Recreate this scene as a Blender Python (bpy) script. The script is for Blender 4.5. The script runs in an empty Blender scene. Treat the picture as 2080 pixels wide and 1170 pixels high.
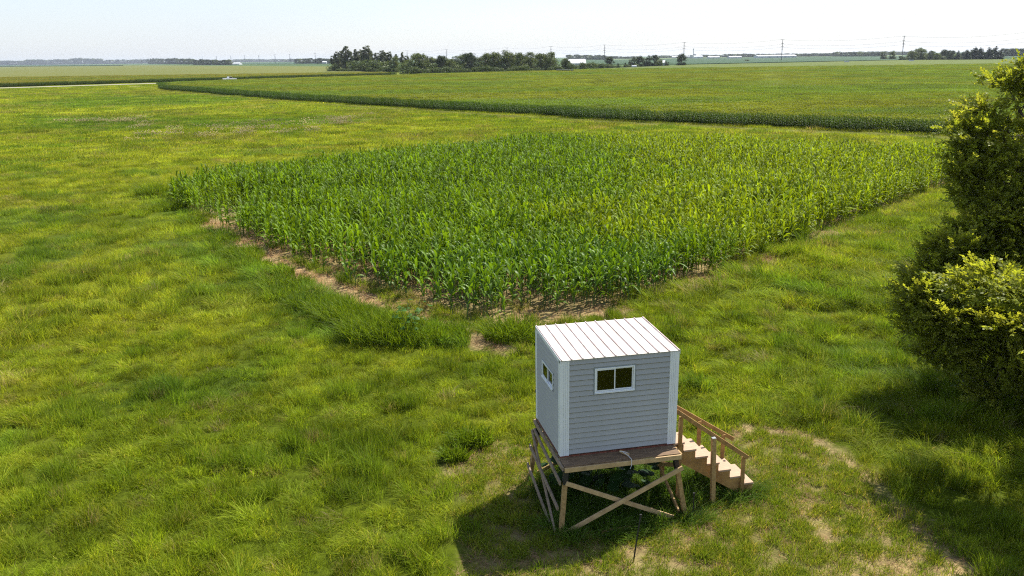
import bpy, bmesh, math, random
import numpy as np
from mathutils import Vector, Matrix

random.seed(7)
RNG = np.random.default_rng(7)
PI = math.pi
sc = bpy.context.scene
COL = sc.collection

# ------------------------------------------------------------------ camera
H = 9.4                                   # drone height above the ground
FPX = 1700.0                              # focal length in photo pixels (photo is 2080 wide)
PITCH, ROLL = 0.268616, -0.0135
F = np.array([0, math.cos(PITCH), -math.sin(PITCH)])
R0 = np.array([1.0, 0, 0]); U0 = np.cross(R0, F)
cr, sr = math.cos(ROLL), math.sin(ROLL)
R = cr * R0 + sr * U0
U = -sr * R0 + cr * U0
cam_d = bpy.data.cameras.new('camera')
cam = bpy.data.objects.new('camera', cam_d); COL.objects.link(cam)
cam.matrix_world = Matrix(((R[0], U[0], -F[0], 0), (R[1], U[1], -F[1], 0), (R[2], U[2], -F[2], H), (0, 0, 0, 1)))
cam_d.sensor_width = 36.0
cam_d.lens = 36.0 * FPX / 2080.0
cam_d.clip_start = 0.1
cam_d.clip_end = 30000
sc.camera = cam

# ------------------------------------------------------------------ light
SUN_EL, SUN_AZ = math.radians(53.7), math.radians(43.3)      # azimuth from +Y towards +X
w = bpy.data.worlds.new('World'); sc.world = w; w.use_nodes = True
nt = w.node_tree; nt.nodes.clear()
sky = nt.nodes.new('ShaderNodeTexSky'); sky.sky_type = 'NISHITA'; sky.sun_disc = False
sky.sun_elevation = SUN_EL; sky.sun_rotation = SUN_AZ
sky.altitude = 100; sky.air_density = 1.0; sky.dust_density = 0.8; sky.ozone_density = 1.2
bg = nt.nodes.new('ShaderNodeBackground'); bg.inputs['Strength'].default_value = 0.115
wo = nt.nodes.new('ShaderNodeOutputWorld')
mixw = nt.nodes.new('ShaderNodeMix'); mixw.data_type = 'RGBA'; # thin summer haze veils the blue, most of all low down
tcw = nt.nodes.new('ShaderNodeTexCoord'); sxy = nt.nodes.new('ShaderNodeSeparateXYZ'); mrw = nt.nodes.new('ShaderNodeMapRange')
mrw.inputs['From Min'].default_value = 0.05; mrw.inputs['From Max'].default_value = 0.75; mrw.inputs['To Min'].default_value = 0.66; mrw.inputs['To Max'].default_value = 0.12
cmp_ = nt.nodes.new('ShaderNodeMapping'); cmp_.inputs['Scale'].default_value = (1.6, 1.6, 9.0); cno = nt.nodes.new('ShaderNodeTexNoise'); cno.inputs['Scale'].default_value = 1.6; cno.inputs['Detail'].default_value = 7
cadd = nt.nodes.new('ShaderNodeMath'); cadd.operation = 'MULTIPLY_ADD'; cadd.inputs[1].default_value = 0.30; cadd.inputs[2].default_value = -0.15; cs_ = nt.nodes.new('ShaderNodeMath'); cs_.operation = 'ADD'; cs_.use_clamp = True
nt.links.new(tcw.outputs['Generated'], cmp_.inputs[0]); nt.links.new(cmp_.outputs[0], cno.inputs[0]); nt.links.new(cno.outputs[0], cadd.inputs[0]); nt.links.new(cadd.outputs[0], cs_.inputs[1])
nt.links.new(tcw.outputs['Generated'], sxy.inputs[0]); nt.links.new(sxy.outputs['Z'], mrw.inputs['Value']); nt.links.new(mrw.outputs[0], cs_.inputs[0]); nt.links.new(cs_.outputs[0], mixw.inputs['Factor'])
mixw.inputs['B'].default_value = (3.65, 4.0, 4.65, 1)
nt.links.new(sky.outputs[0], mixw.inputs['A']); nt.links.new(mixw.outputs['Result'], bg.inputs[0]); nt.links.new(bg.outputs[0], wo.inputs[0])
sd = bpy.data.lights.new('sun', 'SUN'); sd.energy = 5.0; sd.angle = math.radians(0.5); sd.color = (1, 0.955, 0.88)
sun = bpy.data.objects.new('sun', sd); COL.objects.link(sun)
sv = Vector((math.cos(SUN_EL) * math.sin(SUN_AZ), math.cos(SUN_EL) * math.cos(SUN_AZ), math.sin(SUN_EL)))
sun.rotation_euler = sv.to_track_quat('Z', 'Y').to_euler()
sun.location = (20, 20, 60)
sc.view_settings.view_transform = 'Standard'; sc.view_settings.look = 'None'
sc.view_settings.exposure = 0.84; sc.view_settings.gamma = 1.0; sc.view_settings.use_curve_mapping = False
sc.cycles.max_bounces = 6; sc.cycles.diffuse_bounces = 3; sc.cycles.glossy_bounces = 2
sc.cycles.transmission_bounces = 4; sc.cycles.transparent_max_bounces = 8; sc.cycles.volume_bounces = 0
sc.cycles.use_denoising = False; sc.cycles.filter_width = 1.15
sc.render.use_persistent_data = False

HAZE = 5e-5

# ------------------------------------------------------------------ survey helpers: photo pixel -> place on the ground
def ray(px, py): return F + R * (px - 1040) / FPX - U * (py - 585) / FPX
def ground(px, py, z=0.0):
    d = ray(px, py); t = (z - H) / min(d[2], -0.00115)
    return (d[0] * t, d[1] * t, z)
def at_depth(px, py, Y):
    d = ray(px, py); t = Y / d[1]
    return (d[0] * t, Y, H + d[2] * t)
def poly(pts, z=0.0): return np.array([ground(a, b, z)[:2] for a, b in pts])

def inside(P, x, y):
    r = np.zeros(x.shape, bool); n = len(P); j = n - 1
    for i in range(n):
        xi, yi = P[i]; xj, yj = P[j]
        c = ((yi > y) != (yj > y)) & (x < (xj - xi) * (y - yi) / (yj - yi + 1e-12) + xi)
        r ^= c; j = i
    return r
def dist_line(P, x, y):
    d = np.full(x.shape, 1e9)
    for (ax, ay), (bx, by) in zip(P[:-1], P[1:]):
        vx, vy = bx - ax, by - ay
        t = np.clip(((x - ax) * vx + (y - ay) * vy) / (vx * vx + vy * vy + 1e-12), 0, 1)
        d = np.minimum(d, np.hypot(x - ax - t * vx, y - ay - t * vy))
    return d
def signed(P, x, y):                              # > 0 inside
    d = dist_line(np.vstack([P, P[:1]]), x, y)
    return np.where(inside(P, x, y), d, -d)
def hash2(ix, iy, s):
    h = (ix.astype(np.int64) * 374761393 + iy.astype(np.int64) * 668265263 + s * 1274126177) & 0xffffffff
    h = ((h ^ (h >> 13)) * 1274126177) & 0xffffffff
    return ((h ^ (h >> 16)) & 0xffff) / 65535.0
def vnoise(x, y, s=0):
    ix, iy = np.floor(x), np.floor(y); fx, fy = x - ix, y - iy
    fx = fx * fx * (3 - 2 * fx); fy = fy * fy * (3 - 2 * fy)
    a = hash2(ix, iy, s); b = hash2(ix + 1, iy, s); c = hash2(ix, iy + 1, s); d = hash2(ix + 1, iy + 1, s)
    return (a * (1 - fx) + b * fx) * (1 - fy) + (c * (1 - fx) + d * fx) * fy
def fbm(x, y, size, o=3, s=0):
    r = 0; a = 1; t = 0; x = x / size + 31.7; y = y / size + 11.3
    for k in range(o):
        r = r + a * vnoise(x, y, s + k); t += a; a *= 0.5; x = x * 2.03 + 7; y = y * 2.03 + 3
    return r / t
def smooth(e0, e1, v):
    t = np.clip((v - e0) / (e1 - e0), 0, 1); return t * t * (3 - 2 * t)
def mixc(a, b, t): return a * (1 - t[..., None]) + np.asarray(b) * t[..., None]

# ------------------------------------------------------------------ materials
def nmat(name):
    m = bpy.data.materials.new(name); m.use_nodes = True; t = m.node_tree; t.nodes.clear()
    return m, t, t.nodes.new('ShaderNodeOutputMaterial')
def N(t, typ, **kw):
    n = t.nodes.new(typ)
    for k, v in kw.items():
        if k in n.inputs: n.inputs[k].default_value = v
        else: setattr(n, k, v)
    return n
def L(t, a, b): t.links.new(a, b)
def ramp(t, fac, stops):
    r = t.nodes.new('ShaderNodeValToRGB'); L(t, fac, r.inputs[0])
    e = r.color_ramp.elements
    while len(e) > 1: e.remove(e[-1])
    for i, (p, c) in enumerate(stops):
        q = e[0] if i == 0 else e.new(p)
        q.position = p; q.color = (*c, 1) if len(c) == 3 else c
    return r
def noise_tex(t, scale, detail=4, rough=0.6, coord='Object', stretch=None):
    tc = t.nodes.new('ShaderNodeTexCoord'); n = N(t, 'ShaderNodeTexNoise')
    n.inputs['Scale'].default_value = scale; n.inputs['Detail'].default_value = detail; n.inputs['Roughness'].default_value = rough
    if stretch:
        mp = t.nodes.new('ShaderNodeMapping'); mp.inputs['Scale'].default_value = stretch
        L(t, tc.outputs[coord], mp.inputs[0]); L(t, mp.outputs[0], n.inputs[0])
    else: L(t, tc.outputs[coord], n.inputs[0])
    return n
def basic(name, col, rough=0.7, var=0.15, scale=8, metal=0, stretch=None, bump=0.0, col2=None, detail=4, spec=0.4):
    m, t, o = nmat(name)
    b = N(t, 'ShaderNodeBsdfPrincipled'); b.inputs['Roughness'].default_value = rough; b.inputs['Metallic'].default_value = metal
    b.inputs['Specular IOR Level'].default_value = spec
    n = noise_tex(t, scale, detail, 0.6, 'Object', stretch)
    c = np.array(col); c2 = np.array(col2) if col2 is not None else c * (1 - 2 * var)
    r = ramp(t, n.outputs[0], [(0.32, tuple(c2)), (0.68, tuple(np.minimum(c * (1 + var * 0.5), 1)))])
    L(t, r.outputs[0], b.inputs['Base Color'])
    if bump:
        bp = N(t, 'ShaderNodeBump'); bp.inputs['Strength'].default_value = bump; bp.inputs['Distance'].default_value = 0.01
        L(t, n.outputs[0], bp.inputs['Height']); L(t, bp.outputs[0], b.inputs['Normal'])
    L(t, b.outputs[0], o.inputs[0]); return m
def leafy(name, mode, base=(0.08, 0.14, 0.02), trans=0.35, rough=0.5, spec=0.25, var=0.25, tr_tint=(1.25, 1.15, 0.5)):
    """foliage: colour from the instance ('inst'), from the mesh ('mesh') or one tint varied per object ('obj'); 'v' is a per-leaf value"""
    m, t, o = nmat(name)
    va = N(t, 'ShaderNodeAttribute'); va.attribute_type = 'GEOMETRY'; va.attribute_name = 'v'
    if mode == 'inst':
        ca = N(t, 'ShaderNodeAttribute'); ca.attribute_type = 'INSTANCER'; ca.attribute_name = 'tint'; col = ca.outputs['Color']
    elif mode == 'mesh':
        ca = N(t, 'ShaderNodeAttribute'); ca.attribute_type = 'GEOMETRY'; ca.attribute_name = 'tint'; col = ca.outputs['Color']
    else:
        oi = N(t, 'ShaderNodeObjectInfo')
        r = ramp(t, oi.outputs['Random'], [(0, tuple(np.array(base) * (1 - var))), (1, tuple(np.array(base) * (1 + var) + np.array([0.015, 0.01, 0])))])
        col = r.outputs[0]
    mx = N(t, 'ShaderNodeVectorMath', operation='MULTIPLY'); L(t, col, mx.inputs[0]); L(t, va.outputs['Vector'], mx.inputs[1])
    b = N(t, 'ShaderNodeBsdfPrincipled'); b.inputs['Roughness'].default_value = rough; b.inputs['Specular IOR Level'].default_value = spec
    L(t, mx.outputs[0], b.inputs['Base Color'])
    tm = N(t, 'ShaderNodeVectorMath', operation='MULTIPLY'); tm.inputs[1].default_value = tr_tint
    L(t, mx.outputs[0], tm.inputs[0])
    tr = N(t, 'ShaderNodeBsdfTranslucent'); L(t, tm.outputs[0], tr.inputs[0])
    ms = N(t, 'ShaderNodeMixShader'); ms.inputs[0].default_value = trans
    L(t, b.outputs[0], ms.inputs[1]); L(t, tr.outputs[0], ms.inputs[2]); L(t, ms.outputs[0], o.inputs[0])
    return m

M = {}
M['grass'] = leafy('grass_blades', 'inst', trans=0.48, spec=0.07, rough=0.6, tr_tint=(1.3, 1.25, 0.6))
M['corn_inst'] = leafy('corn_leaves', 'inst', trans=0.42, spec=0.13, rough=0.5)
M['corn_obj'] = leafy('corn_leaves_single', 'obj', base=(0.100, 0.190, 0.009), trans=0.40, spec=0.2, rough=0.45)
M['stalk'] = basic('corn_stalk', (0.10, 0.17, 0.04), 0.6, 0.2, 12)
M['weed'] = leafy('weed_leaves', 'mesh', trans=0.42, spec=0.1)
M['crown'] = leafy('tree_leaves', 'mesh', trans=0.3, spec=0.15, tr_tint=(1.2, 1.15, 0.6))
M['sprig'] = leafy('sprig_leaves', 'inst', trans=0.52, spec=0.15, tr_tint=(1.35, 1.25, 0.5))
M['bark'] = basic('bark', (0.13, 0.10, 0.075), 0.9, 0.3, 6, stretch=(4, 4, 0.7), bump=0.5)
M['siding'] = basic('siding_vinyl', (0.395, 0.392, 0.388), 0.6, 0.03, 1.6, col2=(0.34, 0.34, 0.34), stretch=(0.6, 0.6, 3), spec=0.35)
M['trim'] = basic('white_trim', (0.78, 0.79, 0.80), 0.5, 0.03, 3, col2=(0.70, 0.71, 0.73))
M['roof'] = basic('white_roof_metal', (0.62, 0.585, 0.53), 0.55, 0.05, 2.2, col2=(0.48, 0.41, 0.33), detail=7, spec=0.5)
M['rib'] = basic('roof_rib', (0.62, 0.50, 0.45), 0.5, 0.1, 5, col2=(0.42, 0.30, 0.26), detail=6)
M['jchannel'] = basic('grey_channel', (0.26, 0.29, 0.31), 0.55, 0.08, 6)
M['inner'] = basic('plywood_inner', (0.17, 0.11, 0.06), 0.8, 0.2, 4)
M['lumber'] = basic('treated_lumber', (0.42, 0.27, 0.11), 0.75, 0.2, 5, col2=(0.25, 0.15, 0.055), stretch=(3, 3, 3), detail=6, bump=0.2)
M['lumber_pale'] = basic('fresh_lumber', (0.52, 0.36, 0.18), 0.72, 0.15, 6, col2=(0.38, 0.25, 0.12), detail=6, bump=0.2)
M['lumber_grey'] = basic('weathered_lumber', (0.30, 0.22, 0.15), 0.8, 0.2, 7, col2=(0.19, 0.135, 0.09), detail=6, bump=0.2)
M['tread'] = basic('tread_lumber', (0.43, 0.30, 0.19), 0.75, 0.15, 7, col2=(0.36, 0.23, 0.15), stretch=(1, 6, 1), detail=6, bump=0.2)
M['rail'] = basic('rail_lumber', (0.40, 0.225, 0.07), 0.75, 0.15, 6, col2=(0.23, 0.12, 0.040), detail=5)
M['deck'] = basic('deck_plywood', (0.235, 0.15, 0.080), 0.85, 0.2, 5, col2=(0.11, 0.068, 0.040), stretch=(1, 8, 1), detail=7, bump=0.25)
M['rust'] = basic('red_brown_sill', (0.20, 0.055, 0.03), 0.75, 0.3, 12, col2=(0.09, 0.03, 0.02))
M['black'] = basic('black_steel', (0.018, 0.018, 0.02), 0.45, 0.2, 9, spec=0.5)
M['steel'] = basic('galvanised', (0.30, 0.31, 0.32), 0.5, 0.1, 6, metal=0.3)
M['pole'] = basic('utility_pole', (0.10, 0.09, 0.085), 0.8, 0.2, 2)
M['wire'] = basic('cable', (0.12, 0.12, 0.13), 0.6, 0.1, 2)
M['barn_white'] = basic('white_barn', (0.58, 0.59, 0.6), 0.5, 0.05, 1)
M['barn_grey'] = basic('grey_barn', (0.36, 0.37, 0.39), 0.6, 0.1, 1)
M['dark_open'] = basic('dark_opening', (0.03, 0.03, 0.035), 0.5, 0.1, 1)
M['tyre'] = basic('tyre_rubber', (0.02, 0.02, 0.02), 0.8, 0.1, 2)
M['car_white'] = basic('white_car_paint', (0.8, 0.8, 0.8), 0.25, 0.02, 1)
M['blue_paint'] = basic('blue_truck_paint', (0.03, 0.06, 0.28), 0.3, 0.05, 1)
M['trailer'] = basic('dark_trailer', (0.035, 0.04, 0.07), 0.5, 0.1, 1)
M['gravel'] = basic('gravel_road', (0.36, 0.32, 0.28), 0.95, 0.12, 0.8, col2=(0.28, 0.245, 0.215), detail=8)
M['soy'] = basic('soybean_leaves', (0.035, 0.075, 0.028), 0.85, 0.15, 0.15, col2=(0.025, 0.055, 0.022), detail=8, spec=0.1)
M['soy_pale'] = basic('pale_crop', (0.12, 0.16, 0.06), 0.85, 0.15, 0.1, col2=(0.09, 0.13, 0.05), detail=8, spec=0.1)
def glass():
    m, t, o = nmat('window_glass')
    tr = N(t, 'ShaderNodeBsdfTransparent'); tr.inputs[0].default_value = (0.55, 0.55, 0.5, 1)
    gl = N(t, 'ShaderNodeBsdfGlossy'); gl.inputs['Roughness'].default_value = 0.03
    fr = N(t, 'ShaderNodeFresnel'); fr.inputs[0].default_value = 1.5
    ms = N(t, 'ShaderNodeMixShader'); L(t, fr.outputs[0], ms.inputs[0]); L(t, tr.outputs[0], ms.inputs[1]); L(t, gl.outputs[0], ms.inputs[2])
    L(t, ms.outputs[0], o.inputs[0]); return m
M['glass'] = glass()

# ------------------------------------------------------------------ mesh helpers
def tag(o, label=None, cat=None, group=None, kind=None):
    if label: o['label'] = label
    if cat: o['category'] = cat
    if group: o['group'] = group
    if kind: o['kind'] = kind
    return o
def empty(name, loc=(0, 0, 0), rz=0.0, sc_=1.0):
    o = bpy.data.objects.new(name, None); COL.objects.link(o); o.location = loc; o.rotation_euler = (0, 0, rz); o.scale = (sc_,) * 3
    o.empty_display_size = 0.2
    return o
class MB:
    def __init__(s): s.v = []; s.f = []
    def add(s, v, f):
        n = len(s.v); s.v += [tuple(p) for p in v]; s.f += [tuple(i + n for i in q) for q in f]; return s
    def box(s, a, b, bev=0.0):
        x0, y0, z0 = a; x1, y1, z1 = b
        if not bev:
            return s.add([(x0, y0, z0), (x1, y0, z0), (x1, y1, z0), (x0, y1, z0), (x0, y0, z1), (x1, y0, z1), (x1, y1, z1), (x0, y1, z1)],
                  [(3, 2, 1, 0), (4, 5, 6, 7), (0, 1, 5, 4), (1, 2, 6, 5), (2, 3, 7, 6), (3, 0, 4, 7)])
        return s.bar(((x0 + x1) / 2, (y0 + y1) / 2, z0), ((x0 + x1) / 2, (y0 + y1) / 2, z1), x1 - x0, y1 - y0, up=(0, 1, 0), bev=bev)
    def bar(s, a, b, w, h, up=(0, 0, 1), bev=0.004):
        """lumber from a to b, w across, h along up"""
        a = Vector(a); b = Vector(b); d = (b - a).normalized(); up = Vector(up)
        sx = d.cross(up).normalized(); sy = sx.cross(d).normalized()
        c = bev; W = w / 2; Hh = h / 2
        prof = [(-W + c, -Hh), (W - c, -Hh), (W, -Hh + c), (W, Hh - c), (W - c, Hh), (-W + c, Hh), (-W, Hh - c), (-W, -Hh + c)]
        v = [a + sx * p + sy * q for p, q in prof] + [b + sx * p + sy * q for p, q in prof]
        f = [(i, (i + 1) % 8, (i + 1) % 8 + 8, i + 8) for i in range(8)] + [tuple(range(7, -1, -1)), tuple(range(8, 16))]
        return s.add(v, f)
    def tube(s, pts, rad, n=6):
        pts = [Vector(p) for p in pts]; rad = rad if hasattr(rad, '__len__') else [rad] * len(pts)
        v = []; f = []
        for i, p in enumerate(pts):
            d = (pts[min(i + 1, len(pts) - 1)] - pts[max(i - 1, 0)]).normalized()
            ref = Vector((0, 0, 1)) if abs(d.z) < 0.9 else Vector((1, 0, 0))
            a = d.cross(ref).normalized(); b = d.cross(a).normalized()
            for k in range(n):
                t = 2 * PI * k / n; v.append(p + (a * math.cos(t) + b * math.sin(t)) * rad[i])
        for i in range(len(pts) - 1):
            for k in range(n):
                f.append((i * n + k, i * n + (k + 1) % n, (i + 1) * n + (k + 1) % n, (i + 1) * n + k))
        f.append(tuple(range(n))); f.append(tuple(range(len(pts) * n - 1, (len(pts) - 1) * n - 1, -1)))
        return s.add(v, f)
    def mesh(s, name, m, smooth_=False):
        me = bpy.data.meshes.new(name); me.from_pydata(s.v, [], s.f); me.materials.append(m)
        bm = bmesh.new(); bm.from_mesh(me); bmesh.ops.recalc_face_normals(bm, faces=bm.faces); bm.to_mesh(me); bm.free()
        if smooth_: me.shade_smooth()
        return me
    def build(s, name, m, parent=None, smooth_=False):
        return link(name, s.mesh(name, m, smooth_), parent)
def link(name, me, parent=None):
    o = bpy.data.objects.new(name, me); COL.objects.link(o)
    if parent: o.parent = parent
    return o
def tris_mesh(name, V, T, m, v=None, tint=None):
    """numpy mesh: V (n,3), T (m,3); v = per-vertex brightness, tint = per-vertex colour"""
    me = bpy.data.meshes.new(name); V = np.asarray(V, np.float32); T = np.asarray(T, np.int32)
    me.vertices.add(len(V)); me.vertices.foreach_set('co', V.ravel())
    me.loops.add(T.size); me.loops.foreach_set('vertex_index', T.ravel())
    me.polygons.add(len(T)); me.polygons.foreach_set('loop_start', np.arange(0, T.size, T.shape[1], dtype=np.int32))
    me.update(calc_edges=True)
    if v is not None:
        a = me.attributes.new('v', 'FLOAT_VECTOR', 'POINT'); v = np.asarray(v, np.float32)
        if v.ndim == 1: v = np.repeat(v[:, None], 3, 1)
        a.data.foreach_set('vector', np.ascontiguousarray(v).ravel())
    if tint is not None:
        a = me.attributes.new('tint', 'FLOAT_VECTOR', 'POINT'); a.data.foreach_set('vector', np.ascontiguousarray(np.asarray(tint, np.float32)).ravel())
    me.materials.append(m); return me
def copy_tree(o, parent=None):
    c = o.copy(); COL.objects.link(c); c.parent = parent
    for ch in KIDS.get(o.name, []): copy_tree(ch, c)
    return c
KIDS = {}

def blades(n, R_, hmin, hmax, wid, lean, bias=(0, 0), seg=3, rng=RNG, droop=0.6, clump=1.0, vvar=0.25, dry=0.0):
    """n grass blades on a disc of radius R_, bent outwards and along bias; returns V, T, v"""
    r = R_ * rng.random(n) ** (0.5 * clump); th = rng.random(n) * 2 * PI
    bx, by = r * np.cos(th), r * np.sin(th)
    h = rng.uniform(hmin, hmax, n); ln = rng.normal(0, 1, (n, 2)) * lean + np.array(bias) + np.stack([np.cos(th), np.sin(th)], 1) * lean * 0.7 * (r / R_)[:, None]
    fa = rng.random(n) * PI; fw = np.stack([np.cos(fa), np.sin(fa)], 1)
    vb = 1 + rng.uniform(-vvar, vvar, n)
    V = []; vv = []
    ts = np.linspace(0, 1, seg + 1)
    for i, t in enumerate(ts):
        k = t ** 1.7
        cx = bx + ln[:, 0] * h * k; cy = by + ln[:, 1] * h * k
        bend = np.clip(np.hypot(ln[:, 0], ln[:, 1]), 0, 1.5)
        cz = h * (t - droop * bend * 0.5 * t ** 2.5)
        ww = wid * (1 - 0.25 * t) * (0.5 if i == 0 else 1)
        if i == seg: V.append(np.stack([cx, cy, cz], 1)); vv.append(vb)
        else:
            V.append(np.stack([cx - fw[:, 0] * ww / 2, cy - fw[:, 1] * ww / 2, cz], 1))
            V.append(np.stack([cx + fw[:, 0] * ww / 2, cy + fw[:, 1] * ww / 2, cz], 1)); vv += [vb, vb]
    nv = 2 * seg + 1
    V = np.stack(V, 1).reshape(-1, 3); vv = np.stack(vv, 1).reshape(-1)
    tr = []
    for i in range(seg - 1): tr += [(2 * i, 2 * i + 1, 2 * i + 3), (2 * i, 2 * i + 3, 2 * i + 2)]
    tr.append((2 * seg - 2, 2 * seg - 1, 2 * seg))
    T = (np.arange(n)[:, None, None] * nv + np.array(tr)[None]).reshape(-1, 3)
    v3 = np.repeat(vv[:, None], 3, 1)
    if dry > 0:
        isd = np.repeat(rng.random(n) < dry, nv); v3[isd] *= np.array([1.75, 1.25, 3.2])
    return V, T, v3
def strap(base, az, length, width, rise, droop, seg=5, tw=0.0, wprof=None):
    """one arching leaf as a folded ribbon: V, T"""
    t = np.linspace(0, 1, seg + 1)
    r = length * (t * math.cos(rise) * 0.9 + 0.25 * t * t * droop); z = length * (t * math.sin(rise) - droop * t * t * 0.75)
    wp = wprof(t) if wprof else np.sin(np.clip(t * 0.86 + 0.14, 0, 1) * PI) ** 0.7
    wp = np.maximum(wp, 0.04)
    ca, sa = math.cos(az), math.sin(az); V = []
    for i in range(seg + 1):
        c = np.array([base[0] + r[i] * ca, base[1] + r[i] * sa, base[2] + z[i]]); ta = tw * t[i]
        side = np.array([-sa * math.cos(ta), ca * math.cos(ta), math.sin(ta)]) * width / 2 * wp[i]
        V += [c - side + [0, 0, width * 0.18 * wp[i]], c, c + side + [0, 0, width * 0.18 * wp[i]]]
    T = []
    for i in range(seg):
        a = 3 * i; T += [(a, a + 1, a + 4), (a, a + 4, a + 3), (a + 1, a + 2, a + 5), (a + 1, a + 5, a + 4)]
    return np.array(V), np.array(T)
def join(parts):
    V = []; T = []; v = []; n = 0
    for p in parts:
        V.append(p[0]); T.append(p[1] + n); n += len(p[0])
        q = p[2] if len(p) > 2 else np.ones(len(p[0]))
        q = np.asarray(q, float)
        v.append(q if q.ndim == 2 else np.repeat(q[:, None], 3, 1))
    return np.vstack(V), np.vstack(T), np.vstack(v)

# ------------------------------------------------------------------ instancing for what nobody could count
def protos(name, meshes):
    c = bpy.data.collections.new(name)
    for i, me in enumerate(meshes):
        o = bpy.data.objects.new('%s_%02d' % (name, i), me); c.objects.link(o)
    return c
def scatter(name, coll, P, rot, scl, idx, tint, parent=None):
    n = len(P)
    me = bpy.data.meshes.new(name); me.vertices.add(n); me.vertices.foreach_set('co', np.asarray(P, np.float32).ravel())
    for an, ty, arr, key in (('rot', 'FLOAT_VECTOR', rot, 'vector'), ('scl', 'FLOAT_VECTOR', scl, 'vector'), ('tint', 'FLOAT_VECTOR', tint, 'vector'), ('idx', 'INT', idx, 'value')):
        a = me.attributes.new(an, ty, 'POINT')
        a.data.foreach_set(key, np.ascontiguousarray(np.asarray(arr, np.int32 if ty == 'INT' else np.float32)).ravel())
    o = link(name, me, parent)
    g = bpy.data.node_groups.new(name + '_nodes', 'GeometryNodeTree')
    g.interface.new_socket('Geometry', in_out='INPUT', socket_type='NodeSocketGeometry')
    g.interface.new_socket('Geometry', in_out='OUTPUT', socket_type='NodeSocketGeometry')
    gi = g.nodes.new('NodeGroupInput'); go = g.nodes.new('NodeGroupOutput')
    ci = g.nodes.new('GeometryNodeCollectionInfo'); ci.inputs['Collection'].default_value = coll
    ci.inputs['Separate Children'].default_value = True; ci.inputs['Reset Children'].default_value = True
    ip = g.nodes.new('GeometryNodeInstanceOnPoints'); ip.inputs['Pick Instance'].default_value = True
    def na(nm, ty):
        q = g.nodes.new('GeometryNodeInputNamedAttribute'); q.data_type = ty; q.inputs['Name'].default_value = nm
        return [x for x in q.outputs if x.enabled and x.name == 'Attribute'][0]
    g.links.new(gi.outputs[0], ip.inputs['Points']); g.links.new(ci.outputs[0], ip.inputs['Instance'])
    g.links.new(na('idx', 'INT'), ip.inputs['Instance Index'])
    e2r = g.nodes.new('FunctionNodeEulerToRotation'); g.links.new(na('rot', 'FLOAT_VECTOR'), e2r.inputs[0])
    g.links.new(e2r.outputs[0], ip.inputs['Rotation']); g.links.new(na('scl', 'FLOAT_VECTOR'), ip.inputs['Scale'])
    g.links.new(ip.outputs[0], go.inputs[0])
    md = o.modifiers.new('scatter', 'NODES'); md.node_group = g
    return o

# ------------------------------------------------------------------ layout of the place (world polygons)
# food plot of young corn
PLOT = np.vstack([poly([(285, 383), (420, 452), (560, 530), (760, 602), (960, 662), (1090, 662), (1250, 630), (1400, 580), (1560, 520), (1700, 465), (1850, 405), (1945, 372)]),
                  poly([(1950, 300), (1800, 292), (1600, 282), (1420, 275), (1260, 272), (1060, 278), (880, 290), (700, 308), (480, 335), (330, 362)], 1.5)])
STRIP_L = poly([(418, 452), (470, 478), (530, 508), (610, 560), (720, 598), (840, 640), (930, 668), (1010, 700), (1075, 712)])
STRIP_F = poly([(960, 655), (1090, 652), (1250, 632)])
STRIP_R = poly([(1410, 580), (1480, 560), (1560, 530)])
STRIP_R2 = poly([(1650, 480), (1700, 468)])
GAPROW = poly([(520, 430), (600, 455), (700, 482), (760, 500)])
MOWN = poly([(905, 975), (930, 925), (1010, 905), (1090, 900), (1200, 890), (1400, 905), (1480, 870), (1540, 862), (1640, 885), (1740, 945), (1810, 1010), (1900, 1080), (2010, 1190), (2100, 1420), (900, 1500), (930, 1240), (950, 1090)])
TRACK = poly([(1500, 868), (1620, 882), (1700, 920), (1760, 960), (1790, 1000), (1850, 1050), (1960, 1170)])
PATCH_L = poly([(905, 990), (935, 930), (1000, 905)])
RIDGE = poly([(560, 560), (620, 590), (700, 640), (760, 672), (850, 672), (930, 685)])
RIDGE2 = poly([(310, 400), (400, 440), (480, 505), (560, 560)])
# mown headland in front of the big maize field
EDGE = poly([(330, 182), (600, 205), (1000, 230), (1300, 247), (1500, 256), (1970, 276), (2400, 300)])
ROAD_A, ROAD_B = np.array(ground(-900, 206)[:2]), np.array(ground(1000, 149)[:2])
FIELD1 = np.vstack([EDGE, poly([(3600, 350)]), [[900, 500], [1100, 900]], poly([(2200, 121), (1835, 124), (1400, 134), (1100, 148), (830, 157), (640, 163), (480, 168.5), (330, 175)])])
MEADOW_DARK = [poly(p) for p in ([(20, 262), (40, 235), (200, 238), (330, 244), (560, 242), (700, 238), (660, 256), (420, 262), (200, 268)], [(0, 212), (150, 200), (420, 192), (560, 200), (420, 213), (150, 220)],
               [(300, 500), (360, 475), (480, 480), (560, 560), (640, 620), (700, 680), (560, 650), (420, 600), (330, 540)])]
FLOWERS = [poly(p) for p in ([(105, 248), (250, 245), (330, 250), (300, 262), (120, 256)], [(245, 290), (300, 272), (420, 262), (560, 250), (700, 243), (760, 238), (700, 260), (600, 275), (480, 285), (330, 292)])]

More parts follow.
